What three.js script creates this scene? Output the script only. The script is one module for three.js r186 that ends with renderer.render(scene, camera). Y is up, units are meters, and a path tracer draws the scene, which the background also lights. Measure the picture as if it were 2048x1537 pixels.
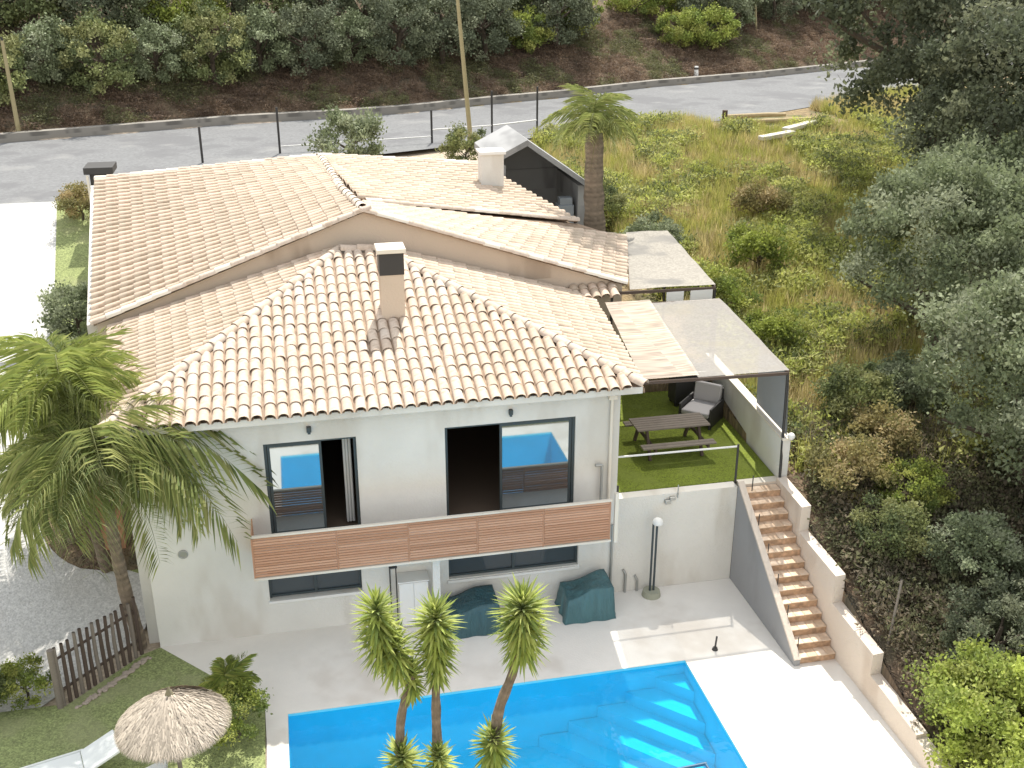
import * as THREE from 'three';
import { mergeGeometries, toCreasedNormals } from 'three/addons/utils/BufferGeometryUtils.js';
import { RoundedBoxGeometry } from 'three/addons/geometries/RoundedBoxGeometry.js';

// ------------------------------------------------------------ camera, sky, sun, exposure
const scene = new THREE.Scene();
const camera = new THREE.PerspectiveCamera(39.43, 1024 / 768, 0.5, 600);
camera.position.set(3.51, 14.4, 20.94);
{
  const p = THREE.MathUtils.degToRad(22.3), w = THREE.MathUtils.degToRad(12);
  camera.lookAt(3.51 + Math.sin(w) * Math.cos(p), 14.4 - Math.sin(p), 20.94 - Math.cos(w) * Math.cos(p));
}
const renderer = new THREE.WebGLRenderer({ antialias: true });
renderer.setSize(1024, 768);
renderer.toneMapping = THREE.LinearToneMapping;
renderer.toneMappingExposure = 1.7;
renderer.shadowMap.enabled = true;

const SKY_LEVEL = 1.06;
const SUN = new THREE.Vector3(0.213, 1, -0.602).normalize();
// hazy summer sky, computed: pale at the horizon, a soft brightening round the sun
{
  const w = 256, h = 128, d = new Float32Array(w * h * 4), up = [0.56, 0.595, 0.65], low = [0.90, 0.875, 0.81];
  for (let y = 0; y < h; y++) for (let x = 0; x < w; x++) {
    const el = ((y + 0.5) / h - 0.5) * Math.PI, az = ((x + 0.5) / w - 0.5) * 2 * Math.PI;
    const dir = [Math.cos(az) * Math.cos(el), Math.sin(el), Math.sin(az) * Math.cos(el)];
    const t = Math.pow(1 - Math.max(0, dir[1]), 2.2), c = Math.max(0, dir[0] * SUN.x + dir[1] * SUN.y + dir[2] * SUN.z), glow = 0.5 * Math.pow(c, 8) + 0.9 * Math.pow(c, 60);
    const i = (y * w + x) * 4, k = SKY_LEVEL;
    for (let q = 0; q < 3; q++) d[i + q] = k * (up[q] * (1 - t) + low[q] * t + glow * [1, 0.97, 0.9][q]);
    d[i + 3] = 1;
  }
  const t = new THREE.DataTexture(d, w, h, THREE.RGBAFormat, THREE.FloatType);
  t.mapping = THREE.EquirectangularReflectionMapping; t.magFilter = t.minFilter = THREE.LinearFilter; t.needsUpdate = true;
  scene.background = t; scene.environment = t;
}

const sun = new THREE.DirectionalLight(new THREE.Color(1, 0.955, 0.87), 3.7);
sun.position.copy(SUN).multiplyScalar(90);
sun.target.position.set(5, 0, -10);
sun.position.add(sun.target.position);
sun.castShadow = true;
sun.shadow.radius = 1.5;
sun.shadow.mapSize.set(4096, 4096);
Object.assign(sun.shadow.camera, { left: -60, right: 60, top: 60, bottom: -60, near: 1, far: 220 });
scene.add(sun, sun.target);

// ------------------------------------------------------------ helpers
function rng(seed) { let a = seed >>> 0; return () => { a = (a + 0x6d2b79f5) | 0; let t = Math.imul(a ^ (a >>> 15), 1 | a); t = (t + Math.imul(t ^ (t >>> 7), 61 | t)) ^ t; return ((t ^ (t >>> 14)) >>> 0) / 4294967296; }; }
const V = (x, y, z) => new THREE.Vector3(x, y, z);
const lerp = (a, b, t) => a + (b - a) * t;
const taken = {};
function numbered(name) { const n = taken[name] = (taken[name] ?? -1) + 1; return n ? `${name}_${String(n).padStart(3, '0')}` : name; }
function tag(o, label, category, group, kind) { o.userData.label = label; if (category) o.userData.category = category; if (group) o.userData.group = group; if (kind) o.userData.kind = kind; return o; }
function thing(name, label, category, group, pos) { const g = new THREE.Group(); g.name = numbered(name); scene.add(g); if (pos) g.position.set(...pos); return tag(g, label, category, group); }
function mesh(name, geo, mat, parent) { if (Array.isArray(geo)) geo = merge(geo); const m = new THREE.Mesh(geo, mat); m.name = parent ? name : numbered(name); m.castShadow = m.receiveShadow = true; (parent || scene).add(m); return m; }
function struct(name, geo, mat, label) { const m = mesh(name, geo, mat); m.userData.kind = 'structure'; if (label) m.userData.label = label; return m; }
function merge(list) {
  return mergeGeometries(list.map((g) => {
    g = g.index ? g.toNonIndexed() : g.clone();
    for (const k of Object.keys(g.attributes)) if (!['position', 'normal', 'uv', 'color'].includes(k)) g.deleteAttribute(k);
    return g;
  }), false);
}
// box given by its bounds, uv in metres
function boxUV(g) {
  const p = g.attributes.position, n = g.attributes.normal, uv = new Float32Array(p.count * 2);
  for (let i = 0; i < p.count; i++) {
    const ax = Math.abs(n.getX(i)), ay = Math.abs(n.getY(i)), az = Math.abs(n.getZ(i));
    if (ay >= ax && ay >= az) { uv[2 * i] = p.getX(i); uv[2 * i + 1] = p.getZ(i); }
    else if (ax >= az) { uv[2 * i] = p.getZ(i); uv[2 * i + 1] = p.getY(i); }
    else { uv[2 * i] = p.getX(i); uv[2 * i + 1] = p.getY(i); }
  }
  g.setAttribute('uv', new THREE.BufferAttribute(uv, 2));
  return g;
}
function bx(x0, x1, y0, y1, z0, z1, r = 0) {
  const w = x1 - x0, h = y1 - y0, d = z1 - z0;
  const g = r ? new RoundedBoxGeometry(w, h, d, 1, r) : new THREE.BoxGeometry(w, h, d);
  g.translate((x0 + x1) / 2, (y0 + y1) / 2, (z0 + z1) / 2);
  return boxUV(g.index ? g.toNonIndexed() : g);
}
// round bar between two points
function bar(a, b, r, seg = 8, r2 = r) {
  a = a.isVector3 ? a : V(...a); b = b.isVector3 ? b : V(...b);
  const d = b.clone().sub(a), g = new THREE.CylinderGeometry(r2, r, d.length(), seg, 1);
  g.applyQuaternion(new THREE.Quaternion().setFromUnitVectors(V(0, 1, 0), d.clone().normalize()));
  g.translate((a.x + b.x) / 2, (a.y + b.y) / 2, (a.z + b.z) / 2);
  return g.toNonIndexed();
}
// square-section beam between two points
function beam(a, b, w, h) {
  a = a.isVector3 ? a : V(...a); b = b.isVector3 ? b : V(...b);
  const d = b.clone().sub(a), g = new THREE.BoxGeometry(w, h, d.length());
  const m = new THREE.Matrix4().lookAt(a, b, Math.abs(d.y) > 0.95 * d.length() ? V(1, 0, 0) : V(0, 1, 0));
  g.applyMatrix4(m); g.translate((a.x + b.x) / 2, (a.y + b.y) / 2, (a.z + b.z) / 2);
  return g.toNonIndexed();
}
// tapered tube through points with radii
function limb(pts, radii, seg = 8, wob = 0, rand = Math.random) {
  const pos = [], rings = [];
  for (let i = 0; i < pts.length; i++) {
    const t = (pts[Math.min(i + 1, pts.length - 1)]).clone().sub(pts[Math.max(i - 1, 0)]).normalize();
    const u = Math.abs(t.y) > 0.9 ? V(1, 0, 0) : V(0, 1, 0), s = u.clone().cross(t).normalize(), q = t.clone().cross(s);
    const ring = [];
    for (let k = 0; k < seg; k++) { const a = k / seg * Math.PI * 2, r = radii[i] * (1 + wob * (rand() - 0.5)); ring.push(pts[i].clone().addScaledVector(s, Math.cos(a) * r).addScaledVector(q, Math.sin(a) * r)); }
    rings.push(ring);
  }
  const uv = []; let len = 0;
  for (let i = 0; i + 1 < rings.length; i++) {
    const l2 = len + pts[i].distanceTo(pts[i + 1]);
    for (let k = 0; k < seg; k++) {
      const a = rings[i][k], b = rings[i][(k + 1) % seg], c = rings[i + 1][(k + 1) % seg], d = rings[i + 1][k];
      for (const [v, uu, vv] of [[a, k, len], [b, k + 1, len], [c, k + 1, l2], [a, k, len], [c, k + 1, l2], [d, k, l2]]) { pos.push(v.x, v.y, v.z); uv.push(uu / seg, vv); }
    }
    len = l2;
  }
  const g = new THREE.BufferGeometry();
  g.setAttribute('position', new THREE.Float32BufferAttribute(pos, 3)); g.setAttribute('uv', new THREE.Float32BufferAttribute(uv, 2));
  return toCreasedNormals(g, 1.0);
}
// triangles from a list of points; uv from the dominant plane, metres
function tris(list) {
  const g = new THREE.BufferGeometry(); g.setAttribute('position', new THREE.Float32BufferAttribute(list.flatMap((v) => [v.x, v.y, v.z]), 3)); g.computeVertexNormals(); return boxUV(g);
}
const quad = (a, b, c, d) => [a, b, c, a, c, d];
// closed prism: polygon top, dropped by h
function slab(pts, h) {
  const out = [], low = pts.map((p) => V(p.x, p.y - h, p.z));
  const ids = THREE.ShapeUtils.triangulateShape(pts.map((p) => new THREE.Vector2(p.x, -p.z)), []);
  for (const [a, b, c] of ids) { out.push(pts[a], pts[b], pts[c], low[a], low[c], low[b]); }
  for (let i = 0; i < pts.length; i++) { const j = (i + 1) % pts.length; out.push(...quad(pts[i], low[i], low[j], pts[j])); }
  return tris(out);
}
function flat(pts, y, holes = []) {   // sheet on the xz plane
  const c = pts.map(([x, z]) => new THREE.Vector2(x, -z)), hs = holes.map((h) => h.map(([x, z]) => new THREE.Vector2(x, -z)));
  if (THREE.ShapeUtils.isClockWise(c)) c.reverse();
  for (const h of hs) if (!THREE.ShapeUtils.isClockWise(h)) h.reverse();
  const all = c.concat(...hs);
  return tris(THREE.ShapeUtils.triangulateShape(c, hs).flat().map((i) => V(all[i].x, y, -all[i].y)));
}
function plate(pts, y0, y1, holes = []) {   // slab with holes
  const s = new THREE.Shape(pts.map(([x, z]) => new THREE.Vector2(x, -z)));
  s.holes = holes.map((h) => new THREE.Path(h.map(([x, z]) => new THREE.Vector2(x, -z))));
  const g = new THREE.ExtrudeGeometry(s, { depth: y1 - y0, bevelEnabled: false });
  g.rotateX(-Math.PI / 2); g.translate(0, y0, 0);
  return boxUV(g.index ? g.toNonIndexed() : g);
}

// ------------------------------------------------------------ procedural textures
const NT = 512;
function noise2(seed) {   // tileable fractal value noise
  const r = rng(seed), tab = new Float32Array(65536); for (let i = 0; i < 65536; i++) tab[i] = r();
  const at = (x, y, per, o) => tab[((x % per + per) % per) * 251 + ((y % per + per) % per) * 7919 + o * 104729 & 65535];
  const one = (u, v, per, o) => { const x = u * per, y = v * per, xi = Math.floor(x), yi = Math.floor(y); let fx = x - xi, fy = y - yi; fx = fx * fx * (3 - 2 * fx); fy = fy * fy * (3 - 2 * fy); return lerp(lerp(at(xi, yi, per, o), at(xi + 1, yi, per, o), fx), lerp(at(xi, yi + 1, per, o), at(xi + 1, yi + 1, per, o), fx), fy); };
  return (u, v, per, oct = 4, gain = 0.5) => { let s = 0, a = 1, t = 0; for (let o = 0; o < oct; o++) { s += a * one(u, v, per << o, o); t += a; a *= gain; } return s / t; };
}
function tex(size, fn, metres, srgb = true, h = size) {   // fn(u,v) -> [r,g,b] 0..1 (sRGB display values when srgb)
  const d = new Uint8Array(size * h * 4);
  for (let y = 0; y < h; y++) for (let x = 0; x < size; x++) { const c = fn(x / size, y / h), i = (y * size + x) * 4; d[i] = Math.max(0, Math.min(255, c[0] * 255)); d[i + 1] = Math.max(0, Math.min(255, c[1] * 255)); d[i + 2] = Math.max(0, Math.min(255, c[2] * 255)); d[i + 3] = 255; }
  const t = new THREE.DataTexture(d, size, h); t.wrapS = t.wrapT = THREE.RepeatWrapping; t.magFilter = THREE.LinearFilter; t.minFilter = THREE.LinearMipmapLinearFilter; t.generateMipmaps = true;
  if (srgb) t.colorSpace = THREE.SRGBColorSpace;
  t.repeat.set(1 / metres, 1 / metres); t.needsUpdate = true;
  return t;
}
const s = (l) => l <= 0.0031308 ? l * 12.92 : 1.055 * Math.pow(l, 1 / 2.4) - 0.055;
const lin = (r, g, b) => [s(r), s(g), s(b)];
const mix3 = (a, b, t) => [lerp(a[0], b[0], t), lerp(a[1], b[1], t), lerp(a[2], b[2], t)];
const mul3 = (a, k) => [a[0] * k, a[1] * k, a[2] * k];
const sm = (a, b, x) => { x = Math.min(1, Math.max(0, (x - a) / (b - a))); return x * x * (3 - 2 * x); };
const nA = noise2(11), nB = noise2(23), nC = noise2(37);
const std = (o) => new THREE.MeshStandardMaterial({ roughness: 0.9, ...o });
const rgb = (r, g, b) => new THREE.Color().setRGB(r, g, b);
const bumpTex = (per, oct, m, seed = 5) => { const n = noise2(seed); return tex(256, (u, v) => { const k = n(u, v, per, oct, 0.6); return [k, k, k]; }, m, false); };

const M = {};
function plaster(base, stain, seed, amount) {
  const n = noise2(seed);
  return tex(NT, (u, v) => {
    let c = mul3(base, 0.955 + 0.09 * n(u, v, 4, 6, 0.62));
    c = mix3(c, stain, amount * sm(0.52, 0.8, n(u + 0.31, v * 0.35, 8, 4)));
    return c;
  }, 6);
}
M.wall = std({ map: plaster(lin(0.70, 0.685, 0.64), lin(0.5, 0.455, 0.39), 41, 0.5), bumpMap: bumpTex(32, 4, 1.2, 6), bumpScale: 0.006, roughness: 0.94 });
M.gable = std({ map: plaster(lin(0.57, 0.47, 0.37), lin(0.36, 0.28, 0.21), 43, 0.75), bumpMap: bumpTex(32, 4, 1.2, 6), bumpScale: 0.006, roughness: 0.95 });
M.retain = std({ map: plaster(lin(0.70, 0.665, 0.60), lin(0.46, 0.40, 0.32), 47, 0.5), bumpMap: bumpTex(32, 4, 1.0, 7), bumpScale: 0.01, roughness: 0.95 });
M.stairwall = std({ map: plaster(lin(0.66, 0.57, 0.48), lin(0.44, 0.34, 0.26), 53, 0.6), bumpMap: bumpTex(32, 4, 0.8, 8), bumpScale: 0.01, roughness: 0.95 });
M.white = std({ color: rgb(0.76, 0.75, 0.72), roughness: 0.6 });
M.trim = std({ map: plaster(lin(0.74, 0.68, 0.58), lin(0.46, 0.36, 0.27), 59, 0.5), roughness: 0.9 });
M.dark = std({ color: rgb(0.035, 0.033, 0.032), roughness: 0.55 });
M.frame = std({ color: rgb(0.045, 0.06, 0.065), roughness: 0.45 });
M.room = std({ color: rgb(0.16, 0.15, 0.14), roughness: 0.95 });  // interior dimness put into the room wall and floor colours
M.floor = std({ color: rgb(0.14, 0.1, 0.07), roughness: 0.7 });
M.metal = std({ color: rgb(0.42, 0.42, 0.40), roughness: 0.45, metalness: 0.7 });
M.glass = new THREE.MeshPhysicalMaterial({ color: rgb(0.36, 0.40, 0.42), metalness: 0.9, roughness: 0.03 });
M.lowglass = new THREE.MeshPhysicalMaterial({ color: rgb(0.06, 0.075, 0.085), metalness: 0.0, roughness: 0.06 });
M.water = new THREE.MeshPhysicalMaterial({ color: rgb(0.13, 0.70, 0.90), transmission: 0.93, thickness: 0, roughness: 0.0, ior: 1.33, bumpMap: bumpTex(6, 4, 3.5, 9), bumpScale: 0.012 });
M.pool = std({ map: tex(NT, (u, v) => mul3(lin(0.18, 0.70, 0.83), 0.95 + 0.1 * nA(u, v, 8, 5)), 4), roughness: 0.6 });
M.deck = std({ map: tex(NT, (u, v) => { let c = mul3(lin(0.78, 0.74, 0.68), 0.95 + 0.09 * nA(u, v, 8, 6, 0.6)); return mix3(c, lin(0.52, 0.46, 0.39), 0.45 * sm(0.52, 0.78, nB(u, v, 6, 5))); }, 7), bumpMap: bumpTex(64, 3, 1.5, 10), bumpScale: 0.004, roughness: 0.85 });
M.drive = std({ map: tex(NT, (u, v) => { let c = mul3(lin(0.54, 0.53, 0.505), 0.84 + 0.28 * nC(u, v, 128, 2, 0.7)); return mix3(c, lin(0.44, 0.42, 0.385), 0.4 * sm(0.5, 0.75, nA(u, v, 5, 5))); }, 5), bumpMap: bumpTex(128, 2, 3, 12), bumpScale: 0.012, roughness: 0.95 });
M.asphalt = std({ map: tex(NT, (u, v) => { let c = mul3(lin(0.175, 0.177, 0.18), 0.86 + 0.26 * nC(u, v, 96, 3, 0.7)); c = mix3(c, lin(0.13, 0.13, 0.135), 0.7 * sm(0.5, 0.68, nB(u, v, 5, 5))); return mix3(c, lin(0.27, 0.267, 0.255), 0.4 * sm(0.58, 0.74, nA(u + 0.4, v, 4, 5))); }, 9), bumpMap: bumpTex(128, 2, 3, 12), bumpScale: 0.008, roughness: 0.95 });
M.soil = std({ map: tex(NT, (u, v) => { let c = mul3(lin(0.155, 0.108, 0.07), 0.6 + 0.8 * nC(u, v, 48, 4, 0.75)); c = mix3(c, lin(0.21, 0.165, 0.1), 0.7 * sm(0.5, 0.7, nB(u, v, 7, 5))); return mix3(c, lin(0.08, 0.075, 0.05), 0.6 * sm(0.55, 0.72, nA(u, v, 9, 4))); }, 6), bumpMap: bumpTex(48, 4, 2.5, 13), bumpScale: 0.08, roughness: 1 });
M.dryground = std({ map: tex(NT, (u, v) => { let c = mul3(lin(0.25, 0.185, 0.10), 0.65 + 0.7 * nC(u, v, 40, 4, 0.75)); return mix3(c, lin(0.10, 0.11, 0.045), 0.8 * sm(0.45, 0.65, nB(u, v, 6, 5))); }, 6), bumpMap: bumpTex(48, 4, 2.5, 13), bumpScale: 0.08, roughness: 1 });
M.sand = std({ map: tex(NT, (u, v) => mul3(lin(0.44, 0.36, 0.27), 0.75 + 0.5 * nC(u, v, 48, 4, 0.75)), 4), roughness: 1 });
M.lawn = std({ map: tex(NT, (u, v) => { let c = mul3(lin(0.27, 0.31, 0.125), 0.72 + 0.55 * nC(u, v, 128, 2, 0.7)); return mix3(c, lin(0.34, 0.35, 0.18), 0.6 * sm(0.45, 0.7, nB(u, v, 6, 4))); }, 4), bumpMap: bumpTex(128, 2, 1.2, 14), bumpScale: 0.02, roughness: 1 });
M.turf = std({ map: tex(NT, (u, v) => { let c = mul3(lin(0.17, 0.215, 0.022), 0.7 + 0.6 * nC(u, v, 128, 2, 0.7)); return mix3(c, lin(0.21, 0.255, 0.045), 0.6 * sm(0.45, 0.7, nB(u, v, 6, 4))); }, 3), bumpMap: bumpTex(128, 2, 1.0, 14), bumpScale: 0.02, roughness: 1 });
M.tiles = [[0.57, 0.47, 0.375], [0.58, 0.48, 0.39], [0.56, 0.455, 0.36], [0.59, 0.50, 0.415], [0.565, 0.46, 0.37], [0.545, 0.435, 0.34]].map(([r, g, b], i) => std({ map: tex(128, (u, v) => mix3(mul3(lin(r, g, b), 0.9 + 0.2 * nA(u + i * 0.2, v, 8, 4, 0.7)), lin(0.38, 0.285, 0.205), 0.5 * sm(0.56, 0.75, nB(u, v + i * 0.17, 5, 4))), 0.7), roughness: 0.92 }));
M.tiledark = std({ map: tex(128, (u, v) => mul3(lin(0.33, 0.235, 0.165), 0.7 + 0.6 * nA(u, v, 6, 4, 0.7)), 0.6), roughness: 0.95 });
M.tileI = std({ map: tex(128, (u, v) => { const k = 0.86 + 0.28 * nA(u, v, 8, 4, 0.7); return mix3([k, k * 0.995, k * 0.985], [0.75, 0.7, 0.65], 0.5 * sm(0.56, 0.75, nB(u, v, 5, 4))); }, 0.7), roughness: 0.92 });
M.channel = std({ map: tex(256, (u, v) => mul3(lin(0.34, 0.25, 0.18), 0.7 + 0.6 * nA(u, v, 8, 5, 0.7)), 2), roughness: 1 });
function woodTex(a, b, m) { return tex(256, (u, v) => mix3(a, b, 0.5 * nA(u, v, 4, 3) + 0.5 * nB(u * 0.12, v, 64, 3, 0.7)), m); }
M.slats = [[0.58, 0.32, 0.20], [0.52, 0.28, 0.17], [0.64, 0.37, 0.24]].map(([r, g, b], i) => std({ map: woodTex(lin(r, g, b), lin(r * 0.8, g * 0.77, b * 0.75), 0.8 + 0.1 * i), roughness: 0.85 }));
M.greywood = std({ map: woodTex(lin(0.27, 0.235, 0.20), lin(0.17, 0.14, 0.115), 0.7), roughness: 0.9 });
M.darkwood = std({ map: woodTex(lin(0.125, 0.09, 0.068), lin(0.07, 0.05, 0.04), 0.7), roughness: 0.9 });
M.log = std({ map: woodTex(lin(0.5, 0.40, 0.24), lin(0.36, 0.28, 0.16), 0.7), roughness: 0.9 });
M.pole = std({ map: woodTex(lin(0.42, 0.36, 0.20), lin(0.32, 0.27, 0.15), 0.9), roughness: 0.9 });
M.bark = std({ map: woodTex(lin(0.15, 0.115, 0.085), lin(0.07, 0.055, 0.04), 0.6), bumpMap: bumpTex(24, 3, 0.8, 15), bumpScale: 0.02, roughness: 1 });
M.palmbark = std({ map: tex(128, (u, v) => mul3(mix3(lin(0.30, 0.235, 0.17), lin(0.19, 0.15, 0.11), sm(0.3, 0.7, nA(u, v, 6, 4))), 0.85 + 0.3 * (Math.abs((v * 6) % 1 - 0.5))), 0.9), bumpMap: bumpTex(24, 3, 0.6, 16), bumpScale: 0.02, roughness: 1 });
M.cloth = std({ map: tex(NT, (u, v) => { let c = mul3(lin(0.37, 0.345, 0.315), 0.93 + 0.12 * nA(u, v, 96, 2)); return mix3(c, lin(0.37, 0.335, 0.28), 0.5 * sm(0.5, 0.72, nB(u * 0.5, v, 5, 5))); }, 4), bumpMap: bumpTex(5, 3, 3, 17), bumpScale: 0.03, transparent: true, opacity: 0.7, side: THREE.DoubleSide });
M.cloth2 = std({ map: tex(NT, (u, v) => { let c = mul3(lin(0.32, 0.295, 0.255), 0.9 + 0.2 * nA(u, v, 96, 2)); c = mix3(c, lin(0.2, 0.19, 0.175), 0.75 * sm(0.5, 0.66, nB(u * 0.5, v, 5, 5))); return c; }, 4), bumpMap: bumpTex(5, 3, 3, 18), bumpScale: 0.04, roughness: 0.95, side: THREE.DoubleSide });
M.reed = std({ map: tex(NT, (u, v) => { let c = mul3(lin(0.42, 0.35, 0.285), 0.84 + 0.5 * nA(u * 0.1, v, 64, 2)); return mix3(c, lin(0.48, 0.425, 0.355), 0.6 * sm(0.5, 0.68, nB(u * 0.5, v, 5, 5))); }, 3), roughness: 0.95, transparent: true, opacity: 0.75, side: THREE.DoubleSide });
M.tarp = std({ bumpMap: bumpTex(5, 5, 0.9, 19), bumpScale: 0.05, map: tex(256, (u, v) => mul3(lin(0.035, 0.09, 0.105), 0.8 + 0.4 * nA(u, v, 5, 4)), 2), roughness: 0.5 });
M.stepTread = [[0.68, 0.52, 0.38], [0.62, 0.46, 0.32], [0.72, 0.57, 0.43]].map(([r, g, b], i) => std({ map: tex(128, (u, v) => mix3(mul3(lin(r, g, b), 0.85 + 0.3 * nA(u + i * 0.3, v, 8, 4)), lin(0.48, 0.33, 0.22), 0.5 * sm(0.5, 0.7, nB(u, v + i * 0.2, 5, 4))), 0.8), roughness: 0.85 }));
M.stepRiser = std({ map: tex(128, (u, v) => mul3(lin(0.44, 0.285, 0.18), 0.7 + 0.6 * nA(u, v, 8, 4)), 0.8), roughness: 0.9 });
M.terracotta = std({ map: tex(256, (u, v) => mul3(lin(0.46, 0.24, 0.145), 0.85 + 0.3 * nA(u, v, 8, 5)), 2), roughness: 0.95 });
M.straw = std({ vertexColors: true, roughness: 1, side: THREE.DoubleSide });
M.leaf = new THREE.MeshPhysicalMaterial({ vertexColors: true, roughness: 0.9, side: THREE.DoubleSide, transmission: 0.45, thickness: 0, specularIntensity: 0.4 });
M.inst = new THREE.MeshPhysicalMaterial({ color: 0xffffff, roughness: 0.9, side: THREE.DoubleSide, transmission: 0.45, thickness: 0, specularIntensity: 0.4 });
M.leafFar = std({ vertexColors: true, roughness: 0.9, side: THREE.DoubleSide });
M.stringer = std({ map: plaster(lin(0.29, 0.29, 0.295), lin(0.2, 0.195, 0.19), 63, 0.5), roughness: 0.9 });
M.block = std({ map: plaster(lin(0.36, 0.36, 0.36), lin(0.2, 0.2, 0.2), 61, 0.7), roughness: 0.95 });
M.kerb = std({ map: plaster(lin(0.27, 0.25, 0.22), lin(0.14, 0.13, 0.115), 67, 0.9), roughness: 0.95 });

// ------------------------------------------------------------ terrain
const KERB = [[-80, -30], [-30, -31.5], [-9.3, -33.6], [-4.4, -35.3], [1.4, -37.3], [7.2, -38.3], [10.4, -39.3], [16, -42], [20, -43.6], [27.5, -47.6], [36.5, -51], [46.7, -56], [130, -98]];
function zK(x) { for (let i = 0; i + 1 < KERB.length; i++) { const [a, za] = KERB[i], [b, zb] = KERB[i + 1]; if (x <= b) return lerp(za, zb, (x - a) / (b - a)); } return -107; }
const LEFT = (z) => z > 0 ? 0 : Math.min(5.8, -z * 0.29);
const RIGHT = (z) => z > 0 ? Math.max(0.15, 2.5 - z * 0.32) : Math.min(5.8, 2.5 - z * 0.11);
const hn = noise2(91), rough = (x, z) => hn((x + 200) / 64, (z + 300) / 64, 16, 4);
function T(x, z) {
  const zk = zK(x) - 0.3;
  if (z < zk) return 5.85 + 0.42 * (zk - z) + 0.9 * (rough(x, z) - 0.5) * Math.min(1, (zk - z) / 2);
  if (z < -20) { const f = sm(-0.5, 14.5, x); return lerp(LEFT(z), RIGHT(z), f) + (x > 15 ? 0.5 * (rough(x, z) - 0.5) * sm(-33, -27, z) : 0); }
  if (x < -0.4 - 0.115 * Math.max(0, -z)) return LEFT(z);
  if (x > 14.62) return RIGHT(z) + (z < 0 ? 0.45 * (rough(x, z) - 0.5) * sm(14.7, 17, x) : 0.3 * (rough(x, z) - 0.4) * sm(14.8, 17, x));
  if (z < -16.7) return lerp(LEFT(z), RIGHT(z), sm(-0.5, 14.5, x));
  if (z > 0.2 && z < 9.5 && x > 2.45) return -2.6;
  if (z <= 0.2 && z > -6.2 && x > 0) return -0.3;
  if (z <= -6.2) return x < 12.2 ? 1 : RIGHT(z) - 0.2;
  return -0.02;
}
{
  const xs = [], zs = [];
  for (let x = -90; x < -8; x += 4) xs.push(x);
  for (let x = -8; x < 22; x += 0.5) xs.push(x);
  for (let x = 22; x < 46; x += 1) xs.push(x);
  for (let x = 46; x <= 130; x += 4) xs.push(x);
  xs.push(2.4, 2.46, 14.6, 14.64);
  for (let z = -200; z < -66; z += 5) zs.push(z);
  for (let z = -66; z < -30; z += 1) zs.push(z);
  for (let z = -30; z < 12; z += 0.5) zs.push(z);
  for (let z = 12; z <= 60; z += 4) zs.push(z);
  zs.push(0.15, 0.21, 9.45, 9.52);
  xs.sort((a, b) => a - b); zs.sort((a, b) => a - b);
  const pos = [], uv = [], bank = [], field = [], low = [];
  for (const z of zs) for (const x of xs) { pos.push(x, T(x, z) - 0.03, z); uv.push(x, z); }
  const W = xs.length;
  for (let j = 0; j + 1 < zs.length; j++) for (let i = 0; i + 1 < W; i++) {
    const a = j * W + i, t = [a, a + W, a + 1, a + 1, a + W, a + W + 1];
    const x = xs[i], z = zs[j];
    (z < zK(x) - 1 || (x > 14.5 && z > -1.5) ? bank : x > 12.5 && z <= -1.5 ? field : low).push(...t);
  }
  const g = new THREE.BufferGeometry();
  g.setAttribute('position', new THREE.Float32BufferAttribute(pos, 3)); g.setAttribute('uv', new THREE.Float32BufferAttribute(uv, 2));
  g.setIndex([...bank, ...field, ...low]); g.computeVertexNormals();
  g.addGroup(0, bank.length, 0); g.addGroup(bank.length, field.length, 1); g.addGroup(bank.length + field.length, low.length, 2);
  struct('ground', g, [M.soil, M.dryground, M.sand]);
}
// strip of ground between two curves x0(z), x1(z), draped on height h(z)
function strip(name, z0, z1, n, xa, xb, h, off, mat, nx = 6) {
  const pos = [], uv = [], id = [];
  for (let j = 0; j <= n; j++) for (let i = 0; i <= nx; i++) { const z = lerp(z0, z1, j / n), x = lerp(xa(z), xb(z), i / nx); pos.push(x, h(z) + off, z); uv.push(x, z); }
  for (let j = 0; j < n; j++) for (let i = 0; i < nx; i++) { const a = j * (nx + 1) + i; id.push(a, a + nx + 1, a + 1, a + 1, a + nx + 1, a + nx + 2); }
  const g = new THREE.BufferGeometry(); g.setAttribute('position', new THREE.Float32BufferAttribute(pos, 3)); g.setAttribute('uv', new THREE.Float32BufferAttribute(uv, 2)); g.setIndex(id); g.computeVertexNormals();
  if (g.attributes.normal.getY(0) < 0) { id.reverse(); g.setIndex(id); g.computeVertexNormals(); }
  return struct(name, g, mat);
}
const houseLeft = (z) => z > 0 ? 0 : -0.05 - 0.115 * -z;
// gravel drive on the left, its lawn verge, and the planting bed below the palms
const driveRight = (z) => z > 1.3 ? -2.2 : z > -2 ? lerp(-0.3, -1.9, sm(-0.8, 1.3, z)) : z > -9 ? lerp(-3.4, -0.9, sm(-7, -2, z)) : -3.4 - (-9 - z) * 0.11;
strip('driveway', -20, 1.6, 60, () => -40, driveRight, LEFT, 0.006, M.drive, 24);
strip('lawn', -20, -2.2, 40, driveRight, (z) => houseLeft(z) - 0.2, LEFT, 0.004, M.lawn);
struct('lawn', flat([[-40, 1.6], [-1.95, 1.6], [-1.75, 1.7], [-0.35, 0.2], [0, 0.02], [1.29, 1.43], [2.27, 2.62], [2.3, 9.7], [2.3, 14], [-40, 14]], 0.004), M.lawn);
struct('lawn', flat([[2.3, 9.7], [15, 9.7], [15, 14], [2.3, 14]], 0.004), M.lawn);
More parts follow.
